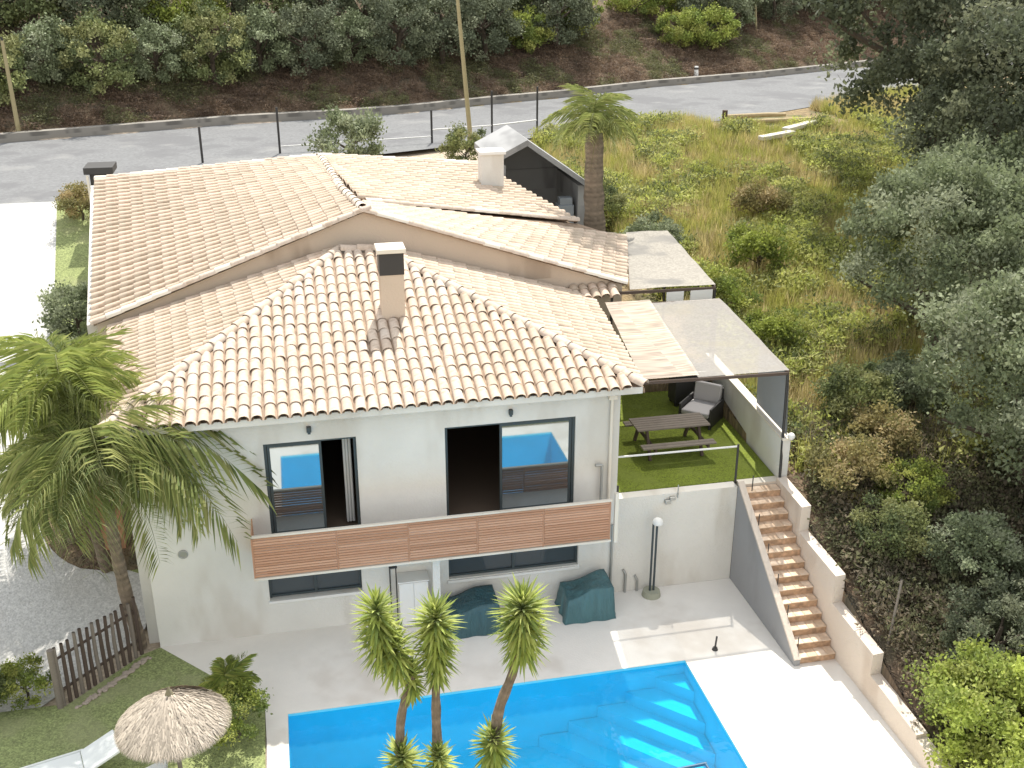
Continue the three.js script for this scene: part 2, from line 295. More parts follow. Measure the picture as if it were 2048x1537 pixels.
// road across the back
struct('road', flat([[-80, -20], [-4.3, -20], [0, -24], [14, -29.5], [22, -31.5], [28.2, -33.9], [38.4, -40], [52, -49], [120, -94], ...KERB.slice().reverse().map(([x, z]) => [Math.max(-80, Math.min(120, x)), z])], 5.8), M.asphalt);
{
  const a = [], b = [];
  for (const [x, z] of KERB) { const nx = 0.0; a.push(V(x, 6.2, z)); b.push(V(x + nx, 6.2, z - 0.55)); }
  const list = [];
  for (let i = 0; i + 1 < a.length; i++) list.push(slab([a[i], a[i + 1], b[i + 1], b[i]], 0.6));
  struct('kerb', list, M.kerb);
}

// ------------------------------------------------------------ pool terrace and swimming pool
const POOL = [[2.72, 2.86], [11.2, 2.86], [11.2, 9.0], [2.72, 9.0]];
struct('pool_deck', plate([[-0.02, 0], [1.29, 1.43], [2.27, 2.62], [2.3, 3.6], [2.3, 9.6], [14.6, 9.6], [14.6, 0], [13.3, 0]].reverse(), -0.14, 0, [POOL]), M.deck);
{
  const p = thing('swimming_pool', 'blue swimming pool with corner steps sunk into the white deck', 'swimming pool');
  const [x0, x1, z0, z1, yb] = [2.724, 11.196, 2.864, 8.996, -1.75];
  mesh('basin', [
    tris(quad(V(x0, yb, z1), V(x1, yb, z1), V(x1, yb, z0), V(x0, yb, z0))),
    tris(quad(V(x0, yb, z0), V(x1, yb, z0), V(x1, -0.005, z0), V(x0, -0.005, z0))),
    tris(quad(V(x1, yb, z0), V(x1, yb, z1), V(x1, -0.005, z1), V(x1, -0.005, z0))),
    tris(quad(V(x1, yb, z1), V(x0, yb, z1), V(x0, -0.005, z1), V(x1, -0.005, z1))),
    tris(quad(V(x0, yb, z1), V(x0, yb, z0), V(x0, -0.005, z0), V(x0, -0.005, z1))),
  ], M.pool, p);
  [0.65, 1.33, 1.95, 2.6, 3.25].forEach((leg, i) => {
    const y = -0.34 - 0.28 * i, c = (k) => 0.004 * i;
    mesh('pool_step', slab([V(x1 - 0.004 - c(), y, z0 + 0.004 + c()), V(x1 - leg, y, z0 + 0.004 + c()), V(x1 - 0.004 - c(), y, z0 + leg)], 0.3 + (i === 4 ? 0.1 : 0)), M.pool, p);
  });
  const w = mesh('water', flat([[x0 + 0.002, z0 + 0.002], [x1 - 0.002, z0 + 0.002], [x1 - 0.002, z1 - 0.002], [x0 + 0.002, z1 - 0.002]], -0.06), M.water, p);
  w.userData.label = 'clear blue pool water with a calm surface';
}

// ------------------------------------------------------------ house
const house = thing('house', 'white two-storey villa with pale clay tile roofs above the pool', 'house');
function wallShape(pts, holes, depth, z) {
  const sh = new THREE.Shape(pts.map(([x, y]) => new THREE.Vector2(x, y)));
  sh.holes = holes.map(([x0, x1, y0, y1]) => new THREE.Path([[x0, y0], [x0, y1], [x1, y1], [x1, y0]].map(([x, y]) => new THREE.Vector2(x, y))));
  const g = new THREE.ExtrudeGeometry(sh, { depth, bevelEnabled: false }); g.translate(0, 0, z - depth);
  return boxUV(g.index ? g.toNonIndexed() : g);
}
const OPEN = [[2.62, 4.56, 2.42, 4.70], [6.47, 9.41, 2.42, 4.72], [2.45, 4.5, 0.87, 1.95], [6.48, 9.55, 0.89, 1.95]];
mesh('front_wall', wallShape([[0, -0.3], [10.43, -0.3], [10.43, 5.40], [0, 5.40]], OPEN, 0.26, 0), M.wall, house);
// upright wall between two plan points, with its own top heights
function wallSeg(a, b, yb, ya0, yb0, th = 0.26) {
  const d = V(b[0] - a[0], 0, b[1] - a[1]).normalize(), n = V(-d.z, 0, d.x).multiplyScalar(th);
  const A = V(a[0], 0, a[1]), B = V(b[0], 0, b[1]), A2 = A.clone().add(n), B2 = B.clone().add(n);
  const at = (p, y) => V(p.x, y, p.z);
  return tris([
    ...quad(at(A, yb), at(B, yb), at(B, yb0), at(A, ya0)), ...quad(at(B2, yb), at(A2, yb), at(A2, ya0), at(B2, yb0)),
    ...quad(at(A, ya0), at(B, yb0), at(B2, yb0), at(A2, ya0)), ...quad(at(A2, yb), at(A, yb), at(A, ya0), at(A2, ya0)), ...quad(at(B, yb), at(B2, yb), at(B2, yb0), at(B, yb0)),
  ]);
}
mesh('side_wall', wallSeg([0.002, -0.26], [-0.7, -6.3], -0.3, 5.40, 5.42, -0.26), M.wall, house);
mesh('side_wall', bx(10.17, 10.428, -0.3, 5.40, -6.3, -0.262), M.wall, house);
mesh('gable_wall', wallShape([[-1.42, -0.2], [12.42, -0.2], [12.42, 5.69], [5.4, 8.05], [-1.42, 5.51]], [], 0.3, -6.3), M.gable, house);
mesh('side_wall', wallSeg([-1.42, -6.61], [-2.5, -16.6], 0.5, 5.42, 7.0, -0.3), M.wall, house);
mesh('rear_wall', wallSeg([-2.5, -16.6], [9.9, -15.0], 3, 6.95, 7.2, 0.3), M.wall, house);
mesh('side_wall', wallSeg([9.9, -15.0], [12.42, -6.61], 2.2, 7.2, 5.5, 0.3), M.wall, house);
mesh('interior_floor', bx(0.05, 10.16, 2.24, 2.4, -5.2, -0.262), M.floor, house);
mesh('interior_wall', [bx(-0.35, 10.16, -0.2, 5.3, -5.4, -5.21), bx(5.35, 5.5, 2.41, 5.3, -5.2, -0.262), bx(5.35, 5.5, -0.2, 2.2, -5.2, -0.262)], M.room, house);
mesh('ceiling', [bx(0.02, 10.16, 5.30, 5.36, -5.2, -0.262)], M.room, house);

// roof planes. each patch: columns of barrel tiles from eave point q(t) up to top point p(t)
const EL = V(-0.45, 5.45, 0.36), ER = V(10.86, 5.45, 0.36), AL = V(4.7, 7.16, -5.95), AR = V(5.7, 7.14, -5.95), LB = V(-1.12, 5.45, -6.28), RB = V(11.5, 5.45, -6.28);
const GL = V(-1.52, 5.56, -6.2), GA = V(5.4, 8.12, -6.2), GR = V(12.5, 5.74, -6.2);
const KR = V(4.7, 8.06, -14.3), BL = V(-2.62, 7.16, -16.6), BR = V(10.0, 7.45, -15.1), W0 = V(5.5, 8.06, -7.4), W1 = V(12.1, 6.62, -9.9), W2 = V(13.7, 6.02, -10.1);
const down = (v, h) => V(v.x, v.y - h, v.z);
const roof = mesh('roof', [
  slab([V(-0.45, 5.46, 0.29), V(10.86, 5.46, 0.29), AR, AL].map((v) => down(v, 0.05)), 0.06),
  slab([EL, AL, V(4.7, 7.16, -6.28), LB].map((v) => down(v, 0.05)), 0.1),
  slab([ER, RB, V(5.7, 7.14, -6.28), AR].map((v) => down(v, 0.05)), 0.1),
  tris(quad(V(-0.43, 5.30, 0.3), V(-1.1, 5.30, -6.25), V(11.45, 5.30, -6.25), V(10.83, 5.30, 0.3))),
  slab([V(-1.52, 5.56, -6.4), V(5.4, 8.12, -6.4), KR, BL].map((v) => down(v, 0.05)), 0.07),
  slab([V(5.4, 8.12, -6.4), V(12.5, 5.74, -6.4), W2, W1, W0].map((v) => down(v, 0.06)), 0.07),
  slab([W0, W1, BR, KR].map((v) => down(v, 0.16)), 0.1),
], M.channel, house);
roof.userData.label = 'pale weathered clay tile roof with hips and ridges';

const tileGeo = (() => {   // barrel cover tile, along +z up the slope, lower end at z=0
  const n = 7, L = 0.47, pos = [], uv = [], P = (a, r, z, y) => V(-Math.cos(a) * r, Math.sin(a) * r * 0.95 + y, z);
  const push = (...v) => v.forEach((p) => { pos.push(p.x, p.y, p.z); uv.push(p.x, p.z); });
  for (let i = 0; i < n; i++) {
    const a = Math.PI * i / n, b = Math.PI * (i + 1) / n;
    push(...quad(P(b, 0.119, 0, 0.012), P(a, 0.119, 0, 0.012), P(a, 0.109, L, -0.006), P(b, 0.109, L, -0.006)));
    push(...quad(P(a, 0.119, 0, 0.012), P(b, 0.119, 0, 0.012), P(b, 0.111, 0, 0.010), P(a, 0.111, 0, 0.010)));
  }
  const g = new THREE.BufferGeometry(); g.setAttribute('position', new THREE.Float32BufferAttribute(pos, 3)); g.setAttribute('uv', new THREE.Float32BufferAttribute(uv, 2));
  return toCreasedNormals(g, 0.9);
})();
const tileR = rng(77), loose = [];   // loose: matrices of tiles past the limit of single parts
let single = 0;
const troughs = [];
function tileColumn(q, p, side, own, w = 1) {
  const up = p.clone().sub(q), len = up.length(); if (len < 0.12) return; up.normalize();
  const nrm = up.clone().cross(side).normalize(); if (nrm.y < 0) nrm.negate();
  const sx = nrm.clone().cross(up).normalize();
  const step = 0.405, n = Math.max(1, Math.ceil((len - 0.1) / step));
  for (let k = 0; k < n; k++) {
    const at = Math.min(k * step, len - 0.2), o = q.clone().addScaledVector(up, at + (tileR() - 0.5) * 0.05).addScaledVector(sx, (tileR() - 0.5) * 0.018).addScaledVector(nrm, -0.012);
    const m = new THREE.Matrix4().makeBasis(sx, nrm, up).setPosition(o);
    const lenScale = Math.min(1, Math.max(0.4, (len - at + 0.04) / 0.47));
    m.multiply(new THREE.Matrix4().makeRotationFromEuler(new THREE.Euler((tileR() - 0.5) * 0.05, (tileR() - 0.5) * 0.09, (tileR() - 0.5) * 0.12))).scale(V(w * (0.97 + 0.06 * tileR()), w, lenScale));
    if (own && single < 300) {
      single++;
      const t = new THREE.Mesh(tileGeo, own === 'dark' ? M.tiledark : M.tiles[Math.floor(tileR() * M.tiles.length)]);
      t.name = 'roof_tile'; t.castShadow = t.receiveShadow = true; t.applyMatrix4(m); roof.add(t);
    } else loose.push([m, tileR()]);
  }
  // pan between the columns
  const a = q.clone().addScaledVector(sx, 0.131), b = a.clone().addScaledVector(up, len);
  const f = (v, s1, h) => v.clone().addScaledVector(sx, s1).addScaledVector(nrm, h);
  const prof = [[-0.075, 0.03], [-0.045, -0.012], [0.045, -0.012], [0.075, 0.03]];
  for (let i = 0; i < 3; i++) troughs.push(tris(quad(f(a, ...prof[i]), f(a, ...prof[i + 1]), f(b, ...prof[i + 1]), f(b, ...prof[i]))));
}
const SP = 0.262;
// front hip slope
const fx = V(1, 0, 0), stained = (x, z) => z > -2.6 && z < -1.0 && x > 5.0 && x < 5.95;
{
  const cols = [];
  for (let x = EL.x + 0.14; x < ER.x - 0.05; x += SP) cols.push(x);
  cols.forEach((x) => {
    const t = Math.min(1, (x - EL.x) / (AL.x - EL.x), (ER.x - x) / (ER.x - AR.x));
    const q = V(x, EL.y, EL.z + 0.05), p = V(x, lerp(EL.y, AL.y, t), lerp(EL.z, AL.z, t) + 0.16);
    if (p.z < q.z - 0.2) tileColumn(q, p, fx, true);
  });
}
// side slopes of the hip
for (let k = 0; ; k++) {
  const z = 0.2 - k * SP; if (z < -6.2) break;
  const t = Math.min(1, (EL.z - z) / (EL.z - AL.z)), e = (EL.z - z) / (EL.z - LB.z);
  const q = V(lerp(EL.x, LB.x, e), 5.45, z), p = V(lerp(EL.x, AL.x, t) - 0.12, lerp(5.45, AL.y, t), z);
  if (p.x > q.x + 0.2) tileColumn(q, p, V(0, 0, -1), false);
  const q2 = V(lerp(ER.x, RB.x, e), 5.45, z), p2 = V(lerp(ER.x, AR.x, t) + 0.12, lerp(5.45, AR.y, t), z);
  if (q2.x > p2.x + 0.2) tileColumn(q2, p2, V(0, 0, 1), false);
}
function patch(qa, qb, pa, pb, n) { for (let k = 0; k < n; k++) { const t = (k + 0.5) / n; const q = qa.clone().lerp(qb, t), p = pa.clone().lerp(pb, t); tileColumn(q, p, qb.clone().sub(qa).normalize(), false, 1.07); } }
patch(GL, BL, GA, KR, 31);
patch(GR, W2, GA.clone().lerp(W0, 0.05), W0, 14);
patch(W1, BR, W0.clone().lerp(KR, 0.08), KR, 19);
// small tiled offset at the right end of the gable
for (let k = 0; k < 5; k++) tileColumn(V(11.0 + k * 0.27, 5.52, -5.75), V(11.0 + k * 0.27, 5.72, -6.25), fx, true, 1.1);
{
  const im = new THREE.InstancedMesh(tileGeo, M.tileI, loose.length);
  im.name = 'far_roof_tiles'; im.userData.kind = 'stuff'; im.castShadow = im.receiveShadow = true;
  const c = new THREE.Color();
  loose.forEach(([m, r], i) => { im.setMatrixAt(i, m); const k = 0.86 + 0.28 * r; c.setRGB(0.55 * k, 0.445 * k * (1 - 0.03 * (r - 0.5)), 0.35 * k); im.setColorAt(i, c); });
  roof.add(im);
  const ch = mesh('channel_tiles', troughs, M.channel, roof); ch.userData.kind = 'stuff';
}
// ridge and hip caps, one by one
function caps(a, b, step = 0.42, w = 1.15, mats = M.tiles, lift = 0.03) {
  const d = b.clone().sub(a), n = Math.round(d.length() / step); d.normalize();
  const side = d.clone().cross(V(0, 1, 0)).normalize(), nrm = side.clone().cross(d).normalize();
  for (let k = 0; k < n; k++) {
    const m = new THREE.Matrix4().makeBasis(nrm.clone().cross(d).normalize(), nrm, d).setPosition(a.clone().addScaledVector(d, k * step).addScaledVector(nrm, lift));
    m.multiply(new THREE.Matrix4().makeRotationFromEuler(new THREE.Euler(0, (tileR() - 0.5) * 0.06, (tileR() - 0.5) * 0.08))).scale(V(w, w, 1));
    const t = new THREE.Mesh(tileGeo, mats[Math.floor(tileR() * mats.length)]); t.name = 'ridge_tile'; t.castShadow = t.receiveShadow = true; t.applyMatrix4(m); roof.add(t);
  }
}
caps(EL, AL); caps(ER, AR); caps(V(4.75, 7.18, -5.9), V(5.7, 7.16, -5.9), 0.42);
const verge = [M.tiles[1], M.tiles[3], M.trim];
caps(GL, GA, 0.42, 0.95, verge, 0.0); caps(GR, GA, 0.42, 0.95, verge, 0.0);
caps(GA.clone().add(V(0, 0.02, -0.1)), V(5.05, 8.1, -8.8), 0.42, 1.05, verge); caps(V(5.05, 8.1, -8.8), KR, 0.42, 1.05, verge);
caps(W1, W0.clone().add(V(0.15, 0, 0)), 0.42, 0.9, verge); caps(BL, KR, 0.42, 1.0, verge); caps(BR, KR, 0.42, 1.0, verge);
mesh('fascia', bx(-0.40, 10.82, 5.29, 5.44, 0.302, 0.335), M.wall, roof);
// chimneys
function chimney(x, z, w, d, y0, y1, dark) {
  const c = mesh('chimney', bx(x - w / 2, x + w / 2, y0, y1, z - d / 2, z + d / 2), dark ? M.gable : M.wall, house);
  if (dark) mesh('flue_opening', bx(x - w / 2 - 0.012, x + w / 2 + 0.012, y1 - 0.02, y1 + 0.5, z - d / 2, z + d / 2 + 0.012), M.dark, c);
  mesh('chimney_cap', bx(x - w / 2 - 0.06, x + w / 2 + 0.06, y1 + (dark ? 0.5 : 0.0), y1 + (dark ? 0.6 : 0.1), z - d / 2 - 0.06, z + d / 2 + 0.08, 0.012), dark ? M.trim : M.white, c);
  return c;
}
chimney(5.74, -3.0, 0.54, 0.5, 6.0, 7.42, true);
chimney(9.95, -12.6, 0.72, 0.6, 6.6, 8.3, false).userData.label = 'plain white chimney on the rear roof';

// doors and windows
function panel(parent, x0, x1, y0, y1, z, mat, name = 'pane') {
  const f = 0.055, fr = mesh('door_leaf', [bx(x0, x0 + f, y0, y1, z - 0.03, z + 0.03), bx(x1 - f, x1, y0, y1, z - 0.03, z + 0.03), bx(x0 + f, x1 - f, y0, y0 + f, z - 0.03, z + 0.03), bx(x0 + f, x1 - f, y1 - f, y1, z - 0.03, z + 0.03)], M.frame, parent);
  mesh(name, bx(x0 + f, x1 - f, y0 + f, y1 - f, z - 0.006, z + 0.006), mat, fr);
  return fr;
}
{
  const d1 = new THREE.Group(); d1.name = 'sliding_door'; house.add(d1); d1.userData.label = 'narrower sliding glass door, left leaf closed';
  mesh('door_frame', [bx(2.62, 2.68, 2.43, 4.70, -0.2, -0.06), bx(4.5, 4.56, 2.43, 4.70, -0.2, -0.06), bx(2.68, 4.5, 4.64, 4.70, -0.2, -0.06), bx(2.68, 4.5, 2.421, 2.46, -0.2, -0.06)], M.frame, d1);
  panel(d1, 2.69, 3.82, 2.47, 4.63, -0.11, M.glass); 
  const d2 = new THREE.Group(); d2.name = 'sliding_door'; house.add(d2); d2.userData.label = 'wider sliding glass door, right leaf closed';
  mesh('door_frame', [bx(6.47, 6.53, 2.43, 4.72, -0.2, -0.06), bx(9.35, 9.41, 2.43, 4.72, -0.2, -0.06), bx(6.53, 9.35, 4.66, 4.72, -0.2, -0.06), bx(6.53, 9.35, 2.421, 2.46, -0.2, -0.06)], M.frame, d2);
  panel(d2, 7.7, 9.34, 2.47, 4.65, -0.11, M.glass);
  // pale curtain gathered at the side of the open leaf
  const cur = [];
  for (const [x, w] of [[4.3, 0.16]]) for (let k = 0; k < 5; k++) cur.push(bar([x + k * w / 5, 2.48, -0.36 - 0.03 * (k % 2)], [x + k * w / 5, 4.6, -0.36 - 0.03 * (k % 2)], 0.03, 8));
  mesh('curtain', cur, std({ color: rgb(0.5, 0.5, 0.48) }), house);
  for (const [x0, x1] of [[2.45, 4.5], [6.48, 9.55]]) {
    const w = mesh('window', [bx(x0, x0 + 0.05, 0.875, 1.95, -0.18, -0.1), bx(x1 - 0.05, x1, 0.875, 1.95, -0.18, -0.1), bx(x0 + 0.05, x1 - 0.05, 0.895, 0.945, -0.18, -0.1), bx(x0 + 0.05, x1 - 0.05, 1.9, 1.95, -0.18, -0.1), bx((x0 + x1) / 2 - 0.03, (x0 + x1) / 2 + 0.03, 0.945, 1.9, -0.18, -0.1)], M.frame, house);
    mesh('pane', bx(x0 + 0.05, (x0 + x1) / 2 - 0.03, 0.945, 1.9, -0.15, -0.138), M.lowglass, w);
    mesh('pane', bx((x0 + x1) / 2 + 0.03, x1 - 0.05, 0.945, 1.9, -0.15, -0.138), M.lowglass, w);
    mesh('sill', bx(x0 - 0.03, x1 + 0.03, 0.80, 0.868, -0.1, 0.05, 0.01), M.white, w);
  }
}
// balcony: slab, slatted front in five bays, end panel
{
  const b = mesh('balcony', [bx(2.28, 10.02, 2.2, 2.38, 0.004, 0.84)], M.wall, house);
  b.userData.label = 'long balcony fronted with brown timber slats';
  const xs = [2.24, 3.98, 5.5, 7.0, 8.48, 10.0], R = rng(5);
  for (let i = 0; i < 5; i++) for (let k = 0; k < 15; k++) {
    const y = 2.06 + k * 0.063;
    mesh('slat', bx(xs[i] + 0.02, xs[i + 1] - 0.02, y, y + 0.051, 0.885 + (R() - 0.5) * 0.008, 0.912 + (R() - 0.5) * 0.008, 0.006), M.slats[Math.floor(R() * 3)], b);
  }
  for (let k = 0; k < 15; k++) { const y = 2.06 + k * 0.063; mesh('slat', bx(2.226, 2.25, y, y + 0.05, 0.02, 0.86, 0.006), M.slats[k % 3], b); }
  for (const x of xs) mesh('baluster', bx(x - 0.018, x + 0.018, 2.04, 3.0, 0.862, 0.9), M.slats[1], b);
  mesh('top_rail', bx(2.21, 10.04, 3.005, 3.045, 0.85, 0.935, 0.01), M.trim, b);
  mesh('bottom_rail', bx(2.21, 10.04, 1.985, 2.035, 0.85, 0.935, 0.01), M.trim, b);
  mesh('end_post', bx(10.12, 10.2, 1.92, 3.16, 0.8, 0.88), M.trim, b);
  mesh('end_post', bx(10.26, 10.3, 1.92, 3.16, 0.5, 0.54), M.dark, b);
  mesh('bracket', [bx(5.98, 6.26, 1.99, 2.199, 0.35, 0.65), bx(6.04, 6.2, 0, 1.99, 0.42, 0.58)], M.wall, b);
}
// small fittings on the facade
const ventR = mesh('vent', [new THREE.TorusGeometry(0.085, 0.022, 8, 24).translate(0.74, 2.29, 0.02).toNonIndexed(), new THREE.CylinderGeometry(0.075, 0.075, 0.02, 20).rotateX(Math.PI / 2).translate(0.74, 2.29, 0.012).toNonIndexed()], M.metal, house);
ventR.userData.label = 'round grey vent on the white wall';
mesh('wall_light', [bx(3.54, 3.64, 4.92, 5.04, 0.002, 0.09, 0.01), bx(3.56, 3.62, 4.88, 4.92, 0.02, 0.08)], M.frame, house);
mesh('wall_light', [bx(7.88, 7.97, 4.92, 5.04, 0.002, 0.09, 0.01), bx(7.9, 7.95, 4.88, 4.92, 0.02, 0.08)], M.frame, house);
mesh('downpipe', [bar([10.22, 2.5, 0.06], [10.22, 5.15, 0.06], 0.035), bar([10.22, 5.15, 0.06], [10.22, 5.3, 0.2], 0.035), bx(10.12, 10.32, 5.1, 5.2, 0.01, 0.14, 0.01)], M.trim, house);
mesh('downpipe', [bar([10.35, 0.02, 0.05], [10.35, 1.9, 0.05], 0.03)], M.metal, house);
mesh('flue_pipe', [bar([10.02, 2.6, 0.1], [10.02, 3.5, 0.1], 0.035), bar([10.02, 3.5, 0.1], [9.86, 3.52, 0.12], 0.035)], M.metal, house);

// ------------------------------------------------------------ upper terrace at the right
{
  const t = thing('retaining_wall', 'pale rendered retaining wall under the green terrace, right of the villa', 'wall');
  mesh('face', bx(10.432, 13.42, -0.2, 2.53, -0.28, -0.004), M.retain, t);
  mesh('wall_light', [bx(11.6, 11.74, 2.3, 2.4, -0.002, 0.1, 0.015), bx(11.72, 11.86, 2.38, 2.46, -0.002, 0.08, 0.01), bar([11.92, 2.42, 0.03], [11.92, 2.75, 0.03], 0.015)], M.metal, t);
  mesh('pipe', [bar([10.72, 0, 0.05], [10.72, 0.5, 0.05], 0.03), bar([10.72, 0.5, 0.05], [10.66, 0.62, 0.02], 0.03)], M.metal, t);
  mesh('pipe', [bar([11.02, 0, 0.05], [11.02, 0.3, 0.05], 0.03), bar([11.02, 0.3, 0.05], [10.96, 0.42, 0.02], 0.03)], M.metal, t);
}
struct('terrace', plate([[10.44, -0.29], [14.5, -0.29], [14.75, -5.9], [10.44, -5.9]], 2.3, 2.55), M.turf, 'bright green turf terrace');
struct('terrace_border', plate([[13.5, -0.02], [14.5, -0.02], [14.5, -0.28], [13.5, -0.28]], 2.3, 2.56), M.trim);
{
  const w = thing('parapet_wall', 'white parapet wall along the outer side of the green terrace', 'wall');
  mesh('face', wallSeg([14.5, -0.05], [14.85, -5.8], 2.2, 3.6, 3.6, 0.18), M.wall, w);
  mesh('coping', beam([14.59, 3.63, -0.02], [14.94, 3.63, -5.8], 0.24, 0.05), M.trim, w);
  mesh('finial', new THREE.SphereGeometry(0.09, 12, 8).translate(14.66, 3.72, 0.0).toNonIndexed(), M.white, w);
}
{
  const r = thing('terrace_rail', 'thin white rail guarding the front edge of the turf terrace', 'railing');
  mesh('top_rail', bar([10.46, 3.5, -0.22], [13.46, 3.48, -0.22], 0.024), M.white, r);
  mesh('post', bar([13.44, 2.4, -0.2], [13.44, 3.54, -0.2], 0.028), M.dark, r);
}
// stairs
{
  const st = thing('outdoor_stairs', 'terracotta tiled stairs running down from the terrace to the deck', 'stairs');
  const n = 14, R = rng(8);
  for (let k = 0; k < n; k++) {
    const y = 2.5 - k * (2.5 / n), z = k * 0.25;
    const stp = mesh('step', bx(13.56, 14.4, Math.max(0.002, y - 2.5 / n - 0.3), y - 0.025, z + 0.001, z + 0.25), M.stepRiser, st);
    for (let i = 0; i < 4; i++) mesh('tread_tile', bx(13.56 + i * 0.21, 13.56 + i * 0.21 + 0.204, y - 0.024, y + (R() - 0.5) * 0.004, z + 0.0, z + 0.275, 0.006), M.stepTread[Math.floor(R() * 3)], stp);
  }
  mesh('stringer', (() => {
    const s2 = [[0, 0], [3.55, 0], [3.55, 0.12], [0, 2.62]], sh = new THREE.Shape(s2.map(([a, b]) => new THREE.Vector2(-a, b)));
    const g = new THREE.ExtrudeGeometry(sh, { depth: 0.13, bevelEnabled: false }); g.rotateY(Math.PI / 2); g.translate(13.425, 0.002, 0); return boxUV(g.index ? g.toNonIndexed() : g);
  })(), M.stringer, st);
  mesh('stringer_cap', beam([13.49, 2.65, 0.0], [13.49, 0.15, 3.55], 0.15, 0.05), M.stairwall, st);
  mesh('handrail', [bar([13.6, 2.6, 0.4], [13.6, 3.0, 0.4], 0.014), ...[0.9, 1.5, 2.1, 2.7, 3.3].map((z) => bar([13.6, 2.5 - z * 0.714, z], [13.6, 2.9 - z * 0.714, z], 0.012))], M.dark, st);
}
{
  const w = thing('stair_wall', 'pinkish rendered wall stepping down beside the terracotta stairs', 'wall');
  for (const [z0, z1, y] of [[-0.02, 1.32, 2.62], [1.322, 3.1, 1.9], [3.102, 4.86, 1.14], [4.862, 6.6, 0.56], [6.602, 9.5, 0.4]]) mesh('wall_section', slab([V(14.41, y - 0.05, z1), V(14.64, y - 0.03, z1), V(14.64, y + 0.05, z0), V(14.41, y + 0.03, z0)], y + 0.1), M.stairwall, w);
}
// canopies
function sheet(x0, x1a, x1b, z0, z1, y0, y1, sag, nx, nz, seed) {   // rectangular cloth, right edge from x1a (front) to x1b (back)
  const pos = [], uv = [], id = [], nn = noise2(seed);
  for (let j = 0; j <= nz; j++) for (let i = 0; i <= nx; i++) {
    const u = i / nx, v = j / nz, z = lerp(z0, z1, v), x = lerp(typeof x0 === 'number' ? x0 : lerp(x0[0], x0[1], v), lerp(x1a, x1b, v), u);
    pos.push(x, lerp(y0, y1, v) - sag * Math.sin(Math.PI * u) * Math.sin(Math.PI * v) + 0.05 * (nn(u * 0.25, v, 8, 3) - 0.5), z); uv.push(x, z);
  }
  for (let j = 0; j < nz; j++) for (let i = 0; i < nx; i++) { const a = j * (nx + 1) + i; id.push(a, a + 1, a + nx + 1, a + 1, a + nx + 2, a + nx + 1); }
  const g = new THREE.BufferGeometry(); g.setAttribute('position', new THREE.Float32BufferAttribute(pos, 3)); g.setAttribute('uv', new THREE.Float32BufferAttribute(uv, 2)); g.setIndex(id); g.computeVertexNormals(); return g;
}
{
  const c = thing('shade_canopy', 'cream cloth canopy on dark posts over the green terrace', 'canopy');
  mesh('cloth', sheet([12.34, 12.94], 14.58, 14.98, -0.28, -5.5, 5.30, 5.38, 0.09, 24, 40, 71), M.cloth, c);
  mesh('reed_panel', sheet([11.0, 11.7], 12.36, 12.96, -0.28, -5.5, 5.36, 5.47, 0.05, 16, 40, 72), M.reed, c).userData.label = 'weathered brown reed panel of the canopy';
  mesh('front_beam', beam([11.0, 5.28, -0.26], [14.56, 5.22, -0.26], 0.05, 0.07), M.darkwood, c);
  mesh('side_beam', beam([14.55, 5.24, -0.26], [14.95, 5.30, -5.5], 0.05, 0.07), M.darkwood, c);
  mesh('rear_beam', beam([11.8, 5.38, -5.48], [14.93, 5.31, -5.48], 0.05, 0.07), M.darkwood, c);
  mesh('post', bar([14.49, 2.55, -0.02], [14.53, 5.2, -0.24], 0.035), M.dark, c);
  mesh('post', bar([14.9, 2.55, -5.45], [14.9, 5.3, -5.45], 0.035), M.dark, c);
  mesh('side_screen', tris([...quad(V(14.60, 3.7, -0.1), V(14.60, 5.17, -0.3), V(14.74, 5.2, -2.3), V(14.72, 3.7, -2.1))]), std({ color: rgb(0.34, 0.35, 0.37), side: THREE.DoubleSide }), c);
}
{
  const c = thing('shade_canopy', 'stained grey cloth canopy beside the gable end of the villa', 'canopy');
  mesh('cloth', sheet([12.55, 13.75], 15.05, 15.1, -6.0, -10.2, 5.62, 6.12, 0.06, 24, 40, 73), M.cloth2, c);
  mesh('front_beam', beam([11.9, 5.56, -5.97], [15.04, 5.52, -5.97], 0.05, 0.08), M.darkwood, c);
  mesh('side_beam', beam([15.04, 5.53, -6.0], [15.09, 6.03, -10.1], 0.05, 0.07), M.darkwood, c);
  mesh('post', bx(15.0, 15.07, 2.6, 5.5, -6.04, -5.97), M.dark, c);
  mesh('post', bx(15.05, 15.11, 3.2, 6.0, -10.15, -10.08), M.dark, c);
  mesh('post', bx(12.0, 12.06, 2.6, 5.5, -5.99, -5.93), M.dark, c);
  mesh('screen', [bx(13.6, 14.1, 5.16, 5.5, -5.96, -5.93), bx(14.3, 14.95, 5.16, 5.5, -5.96, -5.93)], M.white, c);
}

// ------------------------------------------------------------ things on the terrace and the deck
{
  const t = thing('picnic_table', 'grey timber picnic table with attached benches on the green turf', 'picnic table', null, [12.5, 2.555, -2.3]);
  for (let k = 0; k < 6; k++) mesh('tabletop_board', bx(-0.95, 0.95, 0.7, 0.74, -0.38 + k * 0.128, -0.38 + k * 0.128 + 0.115, 0.006), M.greywood, t);
  for (const s1 of [-1, 1]) for (let k = 0; k < 2; k++) mesh('bench_board', bx(-0.95, 0.95, 0.41, 0.45, s1 * 0.72 - 0.13 + k * 0.135, s1 * 0.72 - 0.13 + k * 0.135 + 0.12, 0.006), M.greywood, t);
  for (const x of [-0.68, 0.68]) { for (const s1 of [-1, 1]) mesh('leg', beam([x, 0.0, s1 * 0.62], [x, 0.7, s1 * 0.24], 0.06, 0.09), M.darkwood, t); mesh('crossbeam', bx(x + 0.035, x + 0.085, 0.33, 0.405, -0.86, 0.86), M.darkwood, t); }
}
